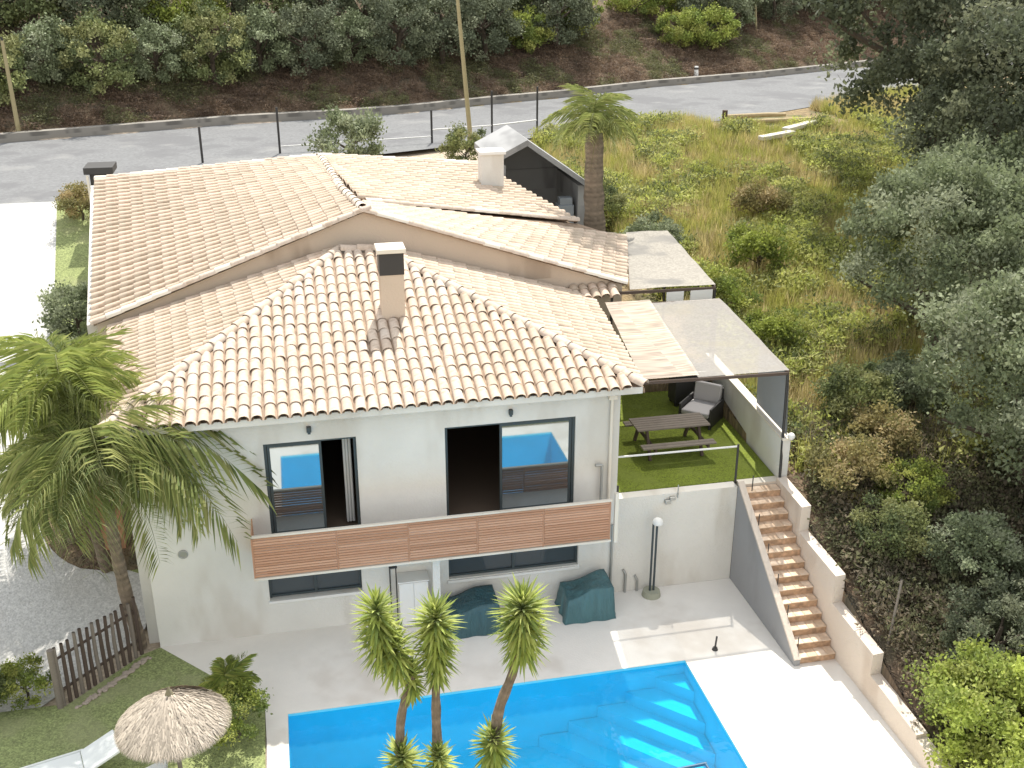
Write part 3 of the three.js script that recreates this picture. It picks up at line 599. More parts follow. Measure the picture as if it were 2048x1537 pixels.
{
  const t = thing('lounge_chair', 'dark lounge chair with grey cushions by the terrace parapet', 'chair', null, [13.95, 2.555, -3.75]);
  t.rotation.y = -0.75;
  mesh('frame', [bx(-0.42, 0.42, 0.22, 0.30, -0.45, 0.5, 0.02), bx(-0.46, -0.40, 0.02, 0.58, -0.45, 0.5, 0.02), bx(0.40, 0.46, 0.02, 0.58, -0.45, 0.5, 0.02), bx(-0.42, 0.42, 0.22, 0.85, -0.52, -0.45, 0.02)], M.dark, t);
  for (const [x, z] of [[-0.43, -0.42], [0.43, -0.42], [-0.43, 0.46], [0.43, 0.46]]) mesh('leg', bx(x - 0.03, x + 0.03, 0, 0.22, z - 0.03, z + 0.03), M.dark, t);
  mesh('seat_cushion', bx(-0.39, 0.39, 0.30, 0.44, -0.4, 0.52, 0.05), std({ color: rgb(0.42, 0.40, 0.40) }), t);
  const b = mesh('back_cushion', bx(-0.38, 0.38, 0, 0.52, -0.07, 0.07, 0.05), std({ color: rgb(0.46, 0.44, 0.43) }), t); b.position.set(0, 0.42, -0.36); b.rotation.x = -0.2;
}
{
  const t = thing('barbecue', 'dark covered barbecue in the shady corner of the terrace', 'barbecue', null, [14.05, 2.555, -5.0]);
  mesh('cabinet', bx(-0.5, 0.5, 0.08, 0.85, -0.28, 0.28, 0.03), M.dark, t);
  mesh('hood', new THREE.CylinderGeometry(0.27, 0.27, 0.96, 18, 1, false, 0, Math.PI).rotateZ(Math.PI / 2).rotateX(-Math.PI / 2 + Math.PI / 2).translate(0, 0.86, 0).toNonIndexed(), M.dark, t);
  mesh('handle', bar([-0.35, 1.0, 0.3], [0.35, 1.0, 0.3], 0.018), M.metal, t);
  for (const x of [-0.42, 0.42]) for (const z of [-0.2, 0.2]) mesh('foot', bx(x - 0.04, x + 0.04, 0, 0.079, z - 0.04, z + 0.04), M.dark, t);
}
{
  const t = thing('outdoor_shower', 'slim dark shower column with white dome against the retaining wall', 'outdoor shower', null, [11.3, 0, 0.3]);
  mesh('column', [bar([-0.04, 0.1, 0], [-0.04, 1.98, 0], 0.028), bar([0.05, 0.1, 0], [0.05, 1.98, 0], 0.028)], M.frame, t);
  mesh('dome', new THREE.SphereGeometry(0.13, 16, 10, 0, Math.PI * 2, 0, Math.PI / 2).translate(0.05, 1.98, 0.03).toNonIndexed(), M.white, t);
  mesh('dome_base', new THREE.CylinderGeometry(0.13, 0.11, 0.03, 16).translate(0.05, 1.965, 0.03).toNonIndexed(), M.white, t);
  mesh('foot', new THREE.CylinderGeometry(0.2, 0.23, 0.14, 18).translate(0, 0.07, 0).toNonIndexed(), std({ color: rgb(0.34, 0.34, 0.26) }), t);
}
function drape(w, d, h, seed, lumps) {   // tarpaulin over furniture
  const nx = 30, nz = 22, pos = [], id = [], uv = [], n = noise2(seed);
  for (let j = 0; j <= nz; j++) for (let i = 0; i <= nx; i++) {
    let u = i / nx * 2 - 1, v = j / nz * 2 - 1;
    const edge = Math.max(Math.abs(u), Math.abs(v)), k = edge > 0.72 ? 1 - sm(0.72, 1, edge) : 1;
    let y = h * (0.72 + 0.28 * lumps(u, v)) * k + 0.05 * n(u * 0.5 + 0.5, v * 0.5 + 0.5, 6, 3) * k;
    const fl = edge > 0.72 ? 0.74 + (edge - 0.72) * 0.5 + 0.04 * Math.sin(9 * Math.atan2(v, u) + seed) * (edge - 0.72) * 3 : edge;
    const sc = edge > 0 ? fl / Math.max(edge, 1e-3) : 1;
    pos.push(u * sc * w / 1.76, Math.max(0.004, y), v * sc * d / 1.76); uv.push(u * w, v * d);
  }
  for (let j = 0; j < nz; j++) for (let i = 0; i < nx; i++) { const a = j * (nx + 1) + i; id.push(a, a + nx + 1, a + 1, a + 1, a + nx + 1, a + nx + 2); }
  const g = new THREE.BufferGeometry(); g.setAttribute('position', new THREE.Float32BufferAttribute(pos, 3)); g.setAttribute('uv', new THREE.Float32BufferAttribute(uv, 2)); g.setIndex(id); g.computeVertexNormals(); return g;
}
tag(mesh('covered_furniture', drape(1.3, 0.95, 0.74, 3, (u, v) => sm(-0.6, 0.3, u) * 0.9)), 'dark blue tarpaulin over furniture below the balcony, next to the white cabinet', 'cover').position.set(6.9, 0.0, 0.6);
scene.children.at(-1).material = M.tarp;
tag(mesh('covered_furniture', drape(1.25, 0.95, 0.8, 4, (u, v) => sm(-0.5, 0.4, u + v * 0.3))), 'teal tarpaulin over furniture at the corner by the retaining wall', 'cover').position.set(9.6, 0.0, 0.6);
scene.children.at(-1).material = std({ bumpMap: bumpTex(5, 5, 0.9, 20), bumpScale: 0.05, map: tex(256, (u, v) => mul3(lin(0.055, 0.135, 0.15), 0.8 + 0.4 * nA(u, v, 5, 4)), 2), roughness: 0.5 });
{
  const t = thing('storage_cabinet', 'plain white storage cabinet standing against the wall under the balcony', 'cabinet', null, [5.62, 0, 0.24]);
  mesh('body', bx(-0.33, 0.33, 0.03, 1.2, -0.2, 0.16), M.white, t);
  mesh('door', bx(-0.325, -0.003, 0.05, 1.17, 0.162, 0.182, 0.004), M.white, t); mesh('door', bx(0.003, 0.325, 0.05, 1.17, 0.162, 0.182, 0.004), M.white, t);
  mesh('top', bx(-0.35, 0.35, 1.2, 1.225, -0.22, 0.2, 0.004), M.white, t);
}
{
  const t = thing('storage_shelf', 'narrow dark rack beside the white cabinet', 'rack', null, [5.18, 0, 0.14]);
  mesh('upright', [bar([-0.05, 0, -0.1], [-0.05, 1.7, -0.1], 0.014), bar([0.07, 0, 0.1], [0.07, 1.7, 0.1], 0.014)], M.dark, t);
  mesh('shelf', bx(-0.08, 0.1, 1.5, 1.53, -0.12, 0.12), M.dark, t);
}
{
  const t = thing('deck_post', 'small dark umbrella stub standing on the sunlit deck', 'post', null, [11.98, 0, 2.64]);
  mesh('base', new THREE.CylinderGeometry(0.05, 0.07, 0.06, 12).translate(0, 0.03, 0).toNonIndexed(), M.dark, t);
  mesh('stem', bar([0, 0.06, 0], [0.02, 0.34, 0], 0.022), M.dark, t);
}
{
  const t = thing('floating_frame', 'dark blue tube frame lying at the pool surface', 'pool float', null, [9.75, -0.07, 6.35]);
  t.rotation.y = 0.06;
  const bl = std({ color: rgb(0.02, 0.09, 0.17), roughness: 0.4 });
  mesh('long_tube', bar([-0.78, 0, -0.42], [0.78, 0, -0.42], 0.035), bl, t); mesh('long_tube', bar([-0.78, 0, 0.42], [0.78, 0, 0.42], 0.035), bl, t);
  mesh('short_tube', bar([-0.76, 0, -0.42], [-0.76, 0, 0.42], 0.03), bl, t); mesh('short_tube', bar([0.76, 0, -0.42], [0.76, 0, 0.42], 0.03), bl, t);
}
function lounger(x, z, turn, label) {
  const t = thing('sun_lounger', label, 'sun lounger', null, [x, 0.006, z]); t.rotation.y = turn;
  const m = std({ color: rgb(0.74, 0.76, 0.74), roughness: 0.55 });
  mesh('seat', [bx(-0.34, 0.34, 0.28, 0.34, -0.95, 0.35, 0.02)], m, t);
  const b = mesh('backrest', bx(-0.34, 0.34, -0.03, 0.03, 0, 0.68, 0.02), m, t); b.position.set(0, 0.33, 0.36); b.rotation.x = -0.4;
  for (const [a, c] of [[-0.3, -0.85], [0.3, -0.85], [-0.3, 0.3], [0.3, 0.3]]) mesh('leg', bx(a - 0.03, a + 0.03, 0, 0.279, c - 0.04, c + 0.04), m, t);
  mesh('side_rail', [bx(-0.37, -0.342, 0.25, 0.36, -0.95, 0.4), bx(0.342, 0.37, 0.25, 0.36, -0.95, 0.4)], m, t);
}
lounger(-1.35, 3.98, 1.85, 'white sun lounger on the sunny lawn, its back towards the thatched parasol');
lounger(-0.4, 4.75, 1.6, 'white sun lounger beside the foot of the thatched parasol');
// thatched parasol
{
  const t = thing('thatched_parasol', 'round straw thatched parasol on a slim wooden pole over the lawn', 'parasol', null, [0.80, 0, 4.6]); t.scale.set(0.93, 1, 0.93);
  mesh('pole', bar([0, 0, 0], [0, 2.1, 0], 0.045, 10), M.greywood, t);
  const R = rng(15), pos = [], col = [], nr = [];
  const prof = (r) => 2.16 - 0.42 * r - 0.16 * r * r;
  for (let k = 0; k < 5200; k++) {
    const a = R() * Math.PI * 2, r0 = Math.sqrt(R()) * 0.95, len = 0.22 + 0.2 * R(), r1 = Math.min(1.1, r0 + len), da = (R() - 0.5) * 0.22, w = 0.012 + 0.012 * R();
    const y0 = prof(r0) + R() * 0.05, y1 = prof(r1) + (R() - 0.45) * 0.07;
    const p0 = V(Math.cos(a) * r0, y0, Math.sin(a) * r0), p1 = V(Math.cos(a + da) * r1, y1, Math.sin(a + da) * r1), sd = V(-Math.sin(a) * w, 0.004, Math.cos(a) * w);
    const A = p0.clone().sub(sd), B = p0.clone().add(sd);
    for (const v of [A, B, p1]) pos.push(v.x, v.y, v.z);
    const k2 = 0.7 + 0.6 * R(), c = [0.46 * k2, 0.395 * k2, 0.32 * k2]; for (let i = 0; i < 3; i++) col.push(...c);
  }
  const g = new THREE.BufferGeometry(); g.setAttribute('position', new THREE.Float32BufferAttribute(pos, 3)); g.setAttribute('color', new THREE.Float32BufferAttribute(col, 3)); g.computeVertexNormals();
  const th = mesh('thatch', g, M.straw, t);
  const pts = []; for (let i = 0; i <= 12; i++) { const r = i / 12; pts.push(new THREE.Vector2(r * 0.98 + 0.001, prof(r) - 0.01)); }
  mesh('underlay', new THREE.LatheGeometry(pts, 28), std({ color: rgb(0.27, 0.215, 0.145), side: THREE.DoubleSide, roughness: 1 }), th);
  mesh('cap', new THREE.ConeGeometry(0.09, 0.2, 12).translate(0, 2.24, 0).toNonIndexed(), std({ color: rgb(0.22, 0.19, 0.12) }), t);
}
// rustic picket fence at the corner of the villa
{
  const t = thing('picket_fence', 'rustic brown picket fence closing the gap beside the villa corner', 'fence');
  const R = rng(19), A = V(-1.75, 0, 1.64), B = V(-0.38, 0, 0.17), n = 14;
  for (let k = 0; k < n; k++) {
    const f = k / (n - 1), p = A.clone().lerp(B, f), h = 1.42 + 0.1 * R() - 0.06 * f;
    mesh('picket', limb([V(p.x, 0.0, p.z), V(p.x + (R() - 0.5) * 0.03, h * 0.5, p.z + (R() - 0.5) * 0.03), V(p.x + (R() - 0.5) * 0.05, h, p.z + (R() - 0.5) * 0.04)], [0.045, 0.042, 0.036], 7, 0.15, R), k % 3 ? M.darkwood : M.greywood, t);
  }
  for (const y of [0.35, 1.1]) mesh('fence_rail', bar([A.x, y, A.z - 0.055], [B.x, y, B.z - 0.055], 0.03), M.darkwood, t);
  mesh('end_post', bar([A.x - 0.06, 0, A.z + 0.05], [A.x - 0.06, 1.4, A.z + 0.05], 0.065, 9), M.greywood, t);
}
{
  const R = rng(21), sg = [];
  for (let k = 0; k < 150; k++) { const f = R(), g = new THREE.IcosahedronGeometry(0.02 + 0.03 * R(), 1); g.scale(1, 0.7, 1.2); g.rotateY(R() * 6); g.translate(lerp(-1.6, -0.35, f) + 0.12 + R() * 0.12, 0.02, lerp(1.66, 0.22, f) + 0.05 + R() * 0.1); sg.push(g); }
  tag(mesh('border_pebbles', sg, std({ color: rgb(0.4, 0.33, 0.27) })), 'loose pebbles edging the lawn along the picket fence', 'pebbles', null, 'stuff');
}
// terracotta panel and brown planting bed left of the villa
{
  const t = thing('terracotta_wall', 'short terracotta coloured wall behind the leaning palm trunk', 'wall');
  mesh('face', bx(-1.52, -0.95, 0.55, 2.55, -3.2, -3.0), M.terracotta, t);
  mesh('coping', bx(-1.56, -0.9, 2.552, 2.6, -3.24, -2.96, 0.01), M.terracotta, t);
}
strip('planting_bed', -7.5, -2.3, 24, (z) => -0.95 - 2.1 * Math.sqrt(Math.max(0, 1 - ((z + 5.2) / 2.9) ** 2)) - 0.2, (z) => houseLeft(z) - 0.05, LEFT, 0.012, M.soil);
strip('driveway_dark_strip', -10.7, -10.4, 1, () => -12, (z) => -3.7, LEFT, 0.012, M.asphalt, 12);  // narrow dark strip laid across the drive

// ------------------------------------------------------------ back of the villa and roadside
{
  const t = thing('outbuilding', 'small grey gabled outbuilding with open dark front behind the villa', 'outbuilding');
  const z = -14.6, zb = -17.6, xl = 10.85, xr = 13.75, ya = 8.35, e = 6.75, xm = 11.55;
  mesh('wall', [bx(xr - 0.35, xr, 3.6, e - 0.05, zb, z), bx(xl, xr, 3.6, e, zb - 0.2, zb)], M.block, t);
  mesh('roof', [slab([V(xl - 0.5, 7.75, z + 0.2), V(xm, ya, z + 0.2), V(xm, ya, zb - 0.2), V(xl - 0.5, 7.75, zb - 0.2)], 0.2), slab([V(xm + 0.001, ya, z + 0.2), V(xr + 0.15, 6.7, z + 0.2), V(xr + 0.15, 6.7, zb - 0.2), V(xm + 0.001, ya, zb - 0.2)], 0.2)], M.block, t);
  mesh('side_wall', bx(xl - 0.3, xl, 3.6, 7.5, zb, z), M.block, t);
  mesh('gable_panel', tris([V(xl - 0.3, e, zb - 0.05), V(xr - 0.1, e, zb - 0.05), V(xm, ya - 0.2, zb - 0.05), V(xl - 0.3, e, zb - 0.05), V(xm, ya - 0.2, zb - 0.05), V(xl - 0.3, 7.6, zb - 0.05)]), M.block, t);
  mesh('appliance', [bx(12.75, 13.3, 4.6, 6.0, z - 0.6, z - 0.1, 0.02), bx(12.8, 13.25, 6.0, 6.25, z - 0.5, z - 0.15, 0.02)], std({ color: rgb(0.3, 0.33, 0.36) }), t);
}
{
  const t = thing('black_pergola', 'black covered frame with pale post behind the rear corner of the roof', 'pergola');
  mesh('cover', bx(-3.1, -2.15, 7.22, 7.45, -18.4, -17.3, 0.02), M.dark, t);
  mesh('post', bx(-3.02, -2.95, 4.6, 7.21, -17.3, -17.23), M.trim, t);
  mesh('back_panel', bx(-2.94, -2.2, 5.2, 7.21, -17.5, -17.45), M.dark, t);
  mesh('rail', bx(-2.94, -2.4, 6.6, 6.68, -17.28, -17.23), M.trim, t);
}
// utility poles, leaning a little
for (const [b, p, label] of [[[-8.7, 5.9, -34.6], [-8.75, 10.3, -34.6], 'slim timber pole on the kerb by the pale green trees'], [[12.1, 5.75, -28.6], [11.5, 13.2, -28.6], 'tall timber pole rising between the rear chimney and the dark woods'], [[39.9, 5.75, -59.2], [39.0, 13.0, -59.2], 'thin timber pole behind the kerb on the right-hand road']]) {
  const t = thing('utility_pole', label, 'pole', 'timber poles along the road');
  mesh('shaft', limb([V(...b), V(...b).lerp(V(...p), 0.5), V(...p)], [0.115, 0.095, 0.075], 9), M.pole, t);
  mesh('insulator', [new THREE.CylinderGeometry(0.05, 0.05, 0.16, 8).translate(p[0], p[1] + 0.08, p[2]).toNonIndexed()], M.dark, t);
}
{
  const t = thing('roadside_fence', 'sparse dark metal fence posts with pale rails along the near side of the road', 'fence');
  const P = [[0.15, -26.6, 1.5], [3.4, -28.2, 2.0], [10.4, -29.5, 1.5], [13.4, -30.2, 2.2], [15.9, -31.4, 2.2]];
  for (const [x, z, h] of P) mesh('post', bar([x, 5.75, z], [x, 5.8 + h, z], 0.05, 8), M.dark, t);
  for (let i = 2; i + 1 < P.length; i++) mesh('rail', bar([P[i][0], 6.4, P[i][1]], [P[i + 1][0], 6.4, P[i + 1][1]], 0.035, 6), M.white, t);
  mesh('rail', bar([P[1][0], 6.1, P[1][1]], [P[2][0], 6.1, P[2][1]], 0.03, 6), M.white, t);
}
{
  const t = thing('log_barrier', 'low barrier of pale logs along the dirt shoulder of the road', 'barrier');
  mesh('post', bar([26.0, 5.6, -32.0], [26.0, 6.5, -32.0], 0.14, 9), M.darkwood, t);
  mesh('log', limb([V(26.1, 6.15, -32.0), V(28.5, 6.15, -32.3), V(29.6, 6.1, -32.5)], [0.13, 0.12, 0.1], 9), M.log, t);
  mesh('log', limb([V(26.5, 5.95, -31.4), V(29, 5.9, -31.9), V(31.2, 5.9, -32.2)], [0.13, 0.12, 0.1], 9), M.log, t);
}
for (const [x, z, l, a, label] of [[26.6, -27.0, 2.0, 0.3, 'pale stone plank lying lower in the dry weeds'], [28.6, -28.7, 2.4, 0.5, 'pale stone plank lying in the weeds nearer the logs']]) {
  const t = mesh('stone_plank', bx(-l / 2, l / 2, 0, 0.22, -0.22, 0.22, 0.05), M.retain); tag(t, label, 'plank'); t.position.set(x, T(x, z) + 0.35, z); t.rotation.set(0, a, 0.06);
}
{
  const t = thing('marker_stone', 'small white marker stone on the bank above the kerb', 'marker', null, [31.3, 6.1, -49.9]);
  mesh('body', new THREE.CylinderGeometry(0.14, 0.18, 0.7, 8).translate(0, 0.35, 0).toNonIndexed(), M.white, t); mesh('band', new THREE.CylinderGeometry(0.16, 0.165, 0.12, 8).translate(0, 0.55, 0).toNonIndexed(), M.dark, t);
}
tag(mesh('fence_stake', limb([V(14.95, 0.9, 4.5), V(15.0, 2.6, 4.55)], [0.03, 0.025], 7), M.greywood), 'thin grey stake on the slope behind the stair wall', 'stake');

// ------------------------------------------------------------ vegetation
const PAL = {
  olive: [[0.29, 0.325, 0.195], [0.24, 0.28, 0.155], [0.34, 0.37, 0.24], [0.2, 0.235, 0.125]],
  dark: [[0.14, 0.16, 0.095], [0.17, 0.19, 0.11], [0.115, 0.135, 0.08], [0.205, 0.22, 0.135]],
  mid: [[0.22, 0.245, 0.09], [0.175, 0.205, 0.08], [0.28, 0.29, 0.12], [0.135, 0.165, 0.07]],
  bright: [[0.32, 0.37, 0.075], [0.25, 0.31, 0.065], [0.38, 0.40, 0.10], [0.19, 0.24, 0.06]],
  dry: [[0.38, 0.31, 0.14], [0.29, 0.25, 0.10], [0.44, 0.35, 0.18], [0.22, 0.205, 0.08]],
};
// crown of leaf-sized faces in clumps, spread through an uneven volume (unit: metres)
function crownGeo(seed, { r = [2, 1.6, 2], clumps = 60, per = 90, leaf = 0.16, cr = 0.55, pal = PAL.mid, hollow = 0.35, flatBottom = 0.5 }) {
  const R = rng(seed), pos = [], col = [], nor = [];
  const gauss = () => (R() + R() + R() - 1.5) * 0.9;
  for (let c = 0; c < clumps; c++) {
    let d; do { d = V(R() * 2 - 1, R() * 2 - 1, R() * 2 - 1); } while (d.lengthSq() > 1 || d.lengthSq() < 0.02);
    d.normalize(); if (d.y < 0 && R() < flatBottom) d.y *= -1;
    const q = (hollow + (1 - hollow) * Math.cbrt(R())) * (0.82 + 0.3 * R());
    const o = V(d.x * r[0] * q, d.y * r[1] * q, d.z * r[2] * q), cs = cr * (0.6 + 0.8 * R()), tint = pal[Math.floor(R() * pal.length)], k0 = 0.82 + 0.36 * R();
    const n = Math.round(per * (0.6 + 0.8 * R()));
    for (let i = 0; i < n; i++) {
      const p = V(o.x + gauss() * cs, o.y + gauss() * cs * 0.8, o.z + gauss() * cs);
      const a = V(gauss(), gauss() + 0.25, gauss()).normalize(), b = a.clone().cross(V(gauss(), gauss(), gauss())).normalize();
      const l = leaf * (0.6 + 0.8 * R()), w = l * 0.32, tip = p.clone().addScaledVector(a, l), m1 = p.clone().addScaledVector(a, l * 0.45).addScaledVector(b, w), m2 = p.clone().addScaledVector(a, l * 0.45).addScaledVector(b, -w);
      pos.push(p.x, p.y, p.z, m1.x, m1.y, m1.z, tip.x, tip.y, tip.z, p.x, p.y, p.z, tip.x, tip.y, tip.z, m2.x, m2.y, m2.z);
      const k = k0 * (0.8 + 0.4 * R()); for (let j = 0; j < 6; j++) col.push(tint[0] * k, tint[1] * k, tint[2] * k);
    }
  }
  const g = new THREE.BufferGeometry(); g.setAttribute('position', new THREE.Float32BufferAttribute(pos, 3)); g.setAttribute('color', new THREE.Float32BufferAttribute(col, 3)); g.computeVertexNormals(); return g;
}
function trunkGeo(seed, h, r, spread) {
  const R = rng(seed), L = [limb([V(0, -0.4, 0), V(0.1 * R(), h * 0.35, 0.1 * R()), V(0.25 * (R() - 0.5), h * 0.7, 0.25 * (R() - 0.5)), V(0.3 * (R() - 0.5), h, 0.3 * (R() - 0.5))], [r * 1.25, r, r * 0.75, r * 0.4], 9, 0.15, R)];
  for (let k = 0; k < 5; k++) { const a = k * 1.26 + R(), y = h * (0.45 + 0.3 * R()); L.push(limb([V(0, y, 0), V(Math.cos(a) * spread * 0.4, y + h * 0.18, Math.sin(a) * spread * 0.4), V(Math.cos(a) * spread * 0.85, y + h * (0.3 + 0.2 * R()), Math.sin(a) * spread * 0.85)], [r * 0.5, r * 0.34, r * 0.12], 6, 0.1, R)); }
  return merge(L);
}
const kinds = {};
function treeKind(name, seed, th, tr, opt, cy) { kinds[name] = { trunk: trunkGeo(seed, th, tr, opt.r[0]), crown: crownGeo(seed + 1, opt).translate(0, cy, 0) }; }
function tree(kind, name, label, group, x, z, sc, turn, y = T(x, z), cat = 'tree', sy = sc) {
  const t = thing(name, label, cat, group, [x, y, z]); t.rotation.y = turn; t.scale.set(sc, sy, sc);
  if (kinds[kind].trunk) mesh('trunk', kinds[kind].trunk, M.bark, t);
  mesh('crown', kinds[kind].crown, z < -30 ? M.leafFar : M.leaf, t);
  return t;
}
treeKind('wood1', 101, 2.6, 0.16, { r: [2.3, 2.2, 2.3], clumps: 75, per: 150, leaf: 0.17, cr: 0.5, pal: PAL.mid, flatBottom: 0.15 }, 2.4);
treeKind('wood2', 111, 3.2, 0.2, { r: [2.5, 2.4, 2.5], clumps: 80, per: 150, leaf: 0.17, cr: 0.5, pal: PAL.dark, flatBottom: 0.15 }, 2.6);
treeKind('wood3', 121, 2.4, 0.14, { r: [2.0, 1.7, 2.0], clumps: 70, per: 150, leaf: 0.16, cr: 0.45, pal: PAL.olive, flatBottom: 0.15 }, 2.0);
treeKind('wood4', 131, 1.8, 0.12, { r: [2.1, 1.5, 2.1], clumps: 70, per: 150, leaf: 0.16, cr: 0.45, pal: PAL.bright, flatBottom: 0.15 }, 1.6);
treeKind('big', 141, 5.5, 0.34, { r: [4.6, 4.6, 4.6], clumps: 170, per: 230, leaf: 0.17, cr: 0.7, pal: PAL.dark, hollow: 0.45 }, 6.2);
treeKind('olive1', 151, 2.4, 0.22, { r: [2.6, 2.0, 2.6], clumps: 130, per: 260, leaf: 0.105, cr: 0.42, pal: PAL.olive, hollow: 0.45 }, 3.2);
treeKind('olive2', 161, 2.2, 0.2, { r: [2.4, 1.9, 2.4], clumps: 130, per: 260, leaf: 0.1, cr: 0.4, pal: PAL.olive, hollow: 0.45 }, 2.9);
const bushKind = (n, seed, opt, cy) => { kinds[n] = { trunk: trunkGeo(seed, cy * 1.1, 0.05, opt.r[0] * 0.7), crown: crownGeo(seed + 1, opt).translate(0, cy, 0) }; };
bushKind('bushDry', 171, { r: [1.0, 0.75, 1.0], clumps: 34, per: 170, leaf: 0.09, cr: 0.3, pal: PAL.dry }, 0.75);
bushKind('bushGreen', 181, { r: [1.0, 0.8, 1.0], clumps: 36, per: 180, leaf: 0.09, cr: 0.28, pal: PAL.bright }, 0.8);
bushKind('bushOlive', 191, { r: [1.0, 0.8, 1.0], clumps: 36, per: 180, leaf: 0.09, cr: 0.28, pal: PAL.olive }, 0.8);
bushKind('bushMid', 201, { r: [1.0, 0.9, 1.0], clumps: 36, per: 180, leaf: 0.09, cr: 0.28, pal: PAL.mid }, 0.9);
bushKind('hedge', 211, { r: [1.3, 1.1, 1.5], clumps: 110, per: 220, leaf: 0.085, cr: 0.3, pal: [[0.44, 0.50, 0.11], [0.36, 0.43, 0.09], [0.5, 0.54, 0.16], [0.28, 0.34, 0.08]], hollow: 0.5 }, 1.1);

// woods behind the road: rows of single trees up the bank
{
  const R = rng(303), L = { wood1: 'mid green broadleaf tree in the woods above the road', wood2: 'dense dark evergreen tree in the woods above the road', wood3: 'grey green olive-like tree in the woods above the road', wood4: 'bright yellow green shrubby tree in the woods above the road' };
  const N = { wood1: 'broadleaf_tree', wood2: 'evergreen_tree', wood3: 'wild_olive_tree', wood4: 'shrub_tree' };
  const put = (k, x, d, sc) => tree(k, N[k], L[k], 'trees of the woods behind the road', x, zK(x) - d, sc * (0.9 + 0.25 * R()), R() * 6.28);
  const row1 = [
    ['wood1', -13.2, 4.2, 'rounded mid green tree at the end of the woods, farthest from the villa'], ['wood1', -10.3, 3.2, 'pale leafy tree directly behind the slim timber pole'], ['wood3', -7.6, 4.6, 'grey green tree just beside the slim timber pole'],
    ['wood1', -5.2, 3.6, 'mid green tree two crowns along from the slim timber pole'], ['wood3', -2.6, 4.4, 'grey green tree above the black frame behind the roof'], ['wood1', 0.2, 4.2, 'mid green tree above the rear corner of the tiled roof'],
    ['wood3', 2.7, 4.8, 'grey green tree over the first metal fence posts'], ['wood2', 5.2, 4.4, 'dark tree above the rounded roadside bush'], ['wood3', 7.8, 5.0, 'grey green tree next to the tall timber pole, on the ridge side'],
    ['wood2', 10.6, 4.6, 'dark tree directly behind the tall timber pole'], ['wood2', 13.4, 4.8, 'dark tree above the rear chimney of the villa'], ['wood2', 16.2, 5.0, 'dark tree above the plume of the rear palm'],
    ['wood4', 19.0, 5.8, 'bright yellow green tree between dark crowns near the rear palm'], ['wood2', 21.6, 5.6, 'dark tree bordering the reddish clearing'], ['wood4', 31.6, 5.2, 'yellow green tree on the far side of the reddish clearing'],
    ['wood4', 23.6, 7.4, 'broad bright green tree on the villa side of the reddish clearing'], ['wood4', 34.0, 4.6, 'low yellow green tree close to the kerb past the clearing'],
    ['wood4', 29.4, 9.4, 'bright green tree at the top of the reddish clearing'], ['wood2', 34.8, 6.8, 'dark tree just before the thin right-hand pole'], ['wood3', 37.6, 7.2, 'grey green tree beside the thin right-hand pole'], ['wood2', 41.8, 7.6, 'dark tree behind the thin right-hand pole'], ['wood3', 46.5, 8.2, 'grey green tree past the thin right-hand pole'],
  ];
  for (const [k, x, d, label] of row1) put(k, x, d, 0.86).userData.label = label;
  const near = ['end tree of the woods', 'pale tree behind the slim pole', 'tree beside the slim pole', 'third tree from the slim pole', 'tree above the black frame', 'tree above the rear roof corner', 'tree over the first fence posts', 'tree above the rounded roadside bush', 'tree on the ridge side of the tall pole', 'tree behind the tall pole', 'tree above the rear chimney', 'tree above the rear palm', 'bright tree near the rear palm', 'tree bordering the reddish clearing', 'yellow green tree past the clearing', 'broad bright tree by the clearing', 'low tree close to the kerb', 'tree at the top of the clearing', 'tree before the right-hand pole', 'tree beside the right-hand pole', 'tree behind the right-hand pole', 'tree past the right-hand pole'];
  row1.forEach(([k, x], i) => { if (k === 'wood4' && i > 14) return; const q = ['wood2', 'wood1', 'wood2', 'wood3', 'wood4'][i % 5]; put(q, x + 1.3, 8.8 + R() * 1.4, 1.0).userData.label = `${{ wood1: 'mid green', wood2: 'dark', wood3: 'grey green', wood4: 'bright green' }[q]} tree standing uphill of the ${near[i]}`; });
  put('wood2', 51, 8.5, 1.1).userData.label = 'dark tree by the road, glimpsed through the huge dark tree'; put('wood2', 55.5, 9, 1.2).userData.label = 'dark tree farther along the road, glimpsed beside the huge dark tree'; put('wood1', 60, 10, 1.3).userData.label = 'green tree at the far end of the road above the bank';
}
// dry brush on the bank and under the trees, and tall weeds over the field: nobody could count them
const tuft = (() => { const R = rng(7), pos = []; for (let k = 0; k < 16; k++) { const a = R() * 6.28, l = 0.35 + 0.4 * R(), o = V((R() - 0.5) * 0.35, 0, (R() - 0.5) * 0.35), tip = o.clone().add(V(Math.cos(a) * 0.28 * R(), l, Math.sin(a) * 0.28 * R())), w = V(-Math.sin(a) * 0.018, 0, Math.cos(a) * 0.018); pos.push(...o.clone().sub(w).toArray(), ...o.clone().add(w).toArray(), ...tip.toArray()); } const g = new THREE.BufferGeometry(); g.setAttribute('position', new THREE.Float32BufferAttribute(pos, 3)); g.computeVertexNormals(); return g; })();
const sprig = (() => { const R = rng(9), pos = []; for (let k = 0; k < 70; k++) { const p = V((R() - 0.5) * 0.6, R() * 0.55, (R() - 0.5) * 0.6), a = V(R() - 0.5, R() - 0.2, R() - 0.5).normalize(), b = a.clone().cross(V(R() - 0.5, R() - 0.5, R() - 0.5)).normalize(), l = 0.05 + 0.065 * R(); const t = p.clone().addScaledVector(a, l), m1 = p.clone().addScaledVector(b, l * 0.3), m2 = p.clone().addScaledVector(b, -l * 0.3); pos.push(...m1.toArray(), ...m2.toArray(), ...t.toArray()); } const g = new THREE.BufferGeometry(); g.setAttribute('position', new THREE.Float32BufferAttribute(pos, 3)); g.computeVertexNormals(); return g; })();
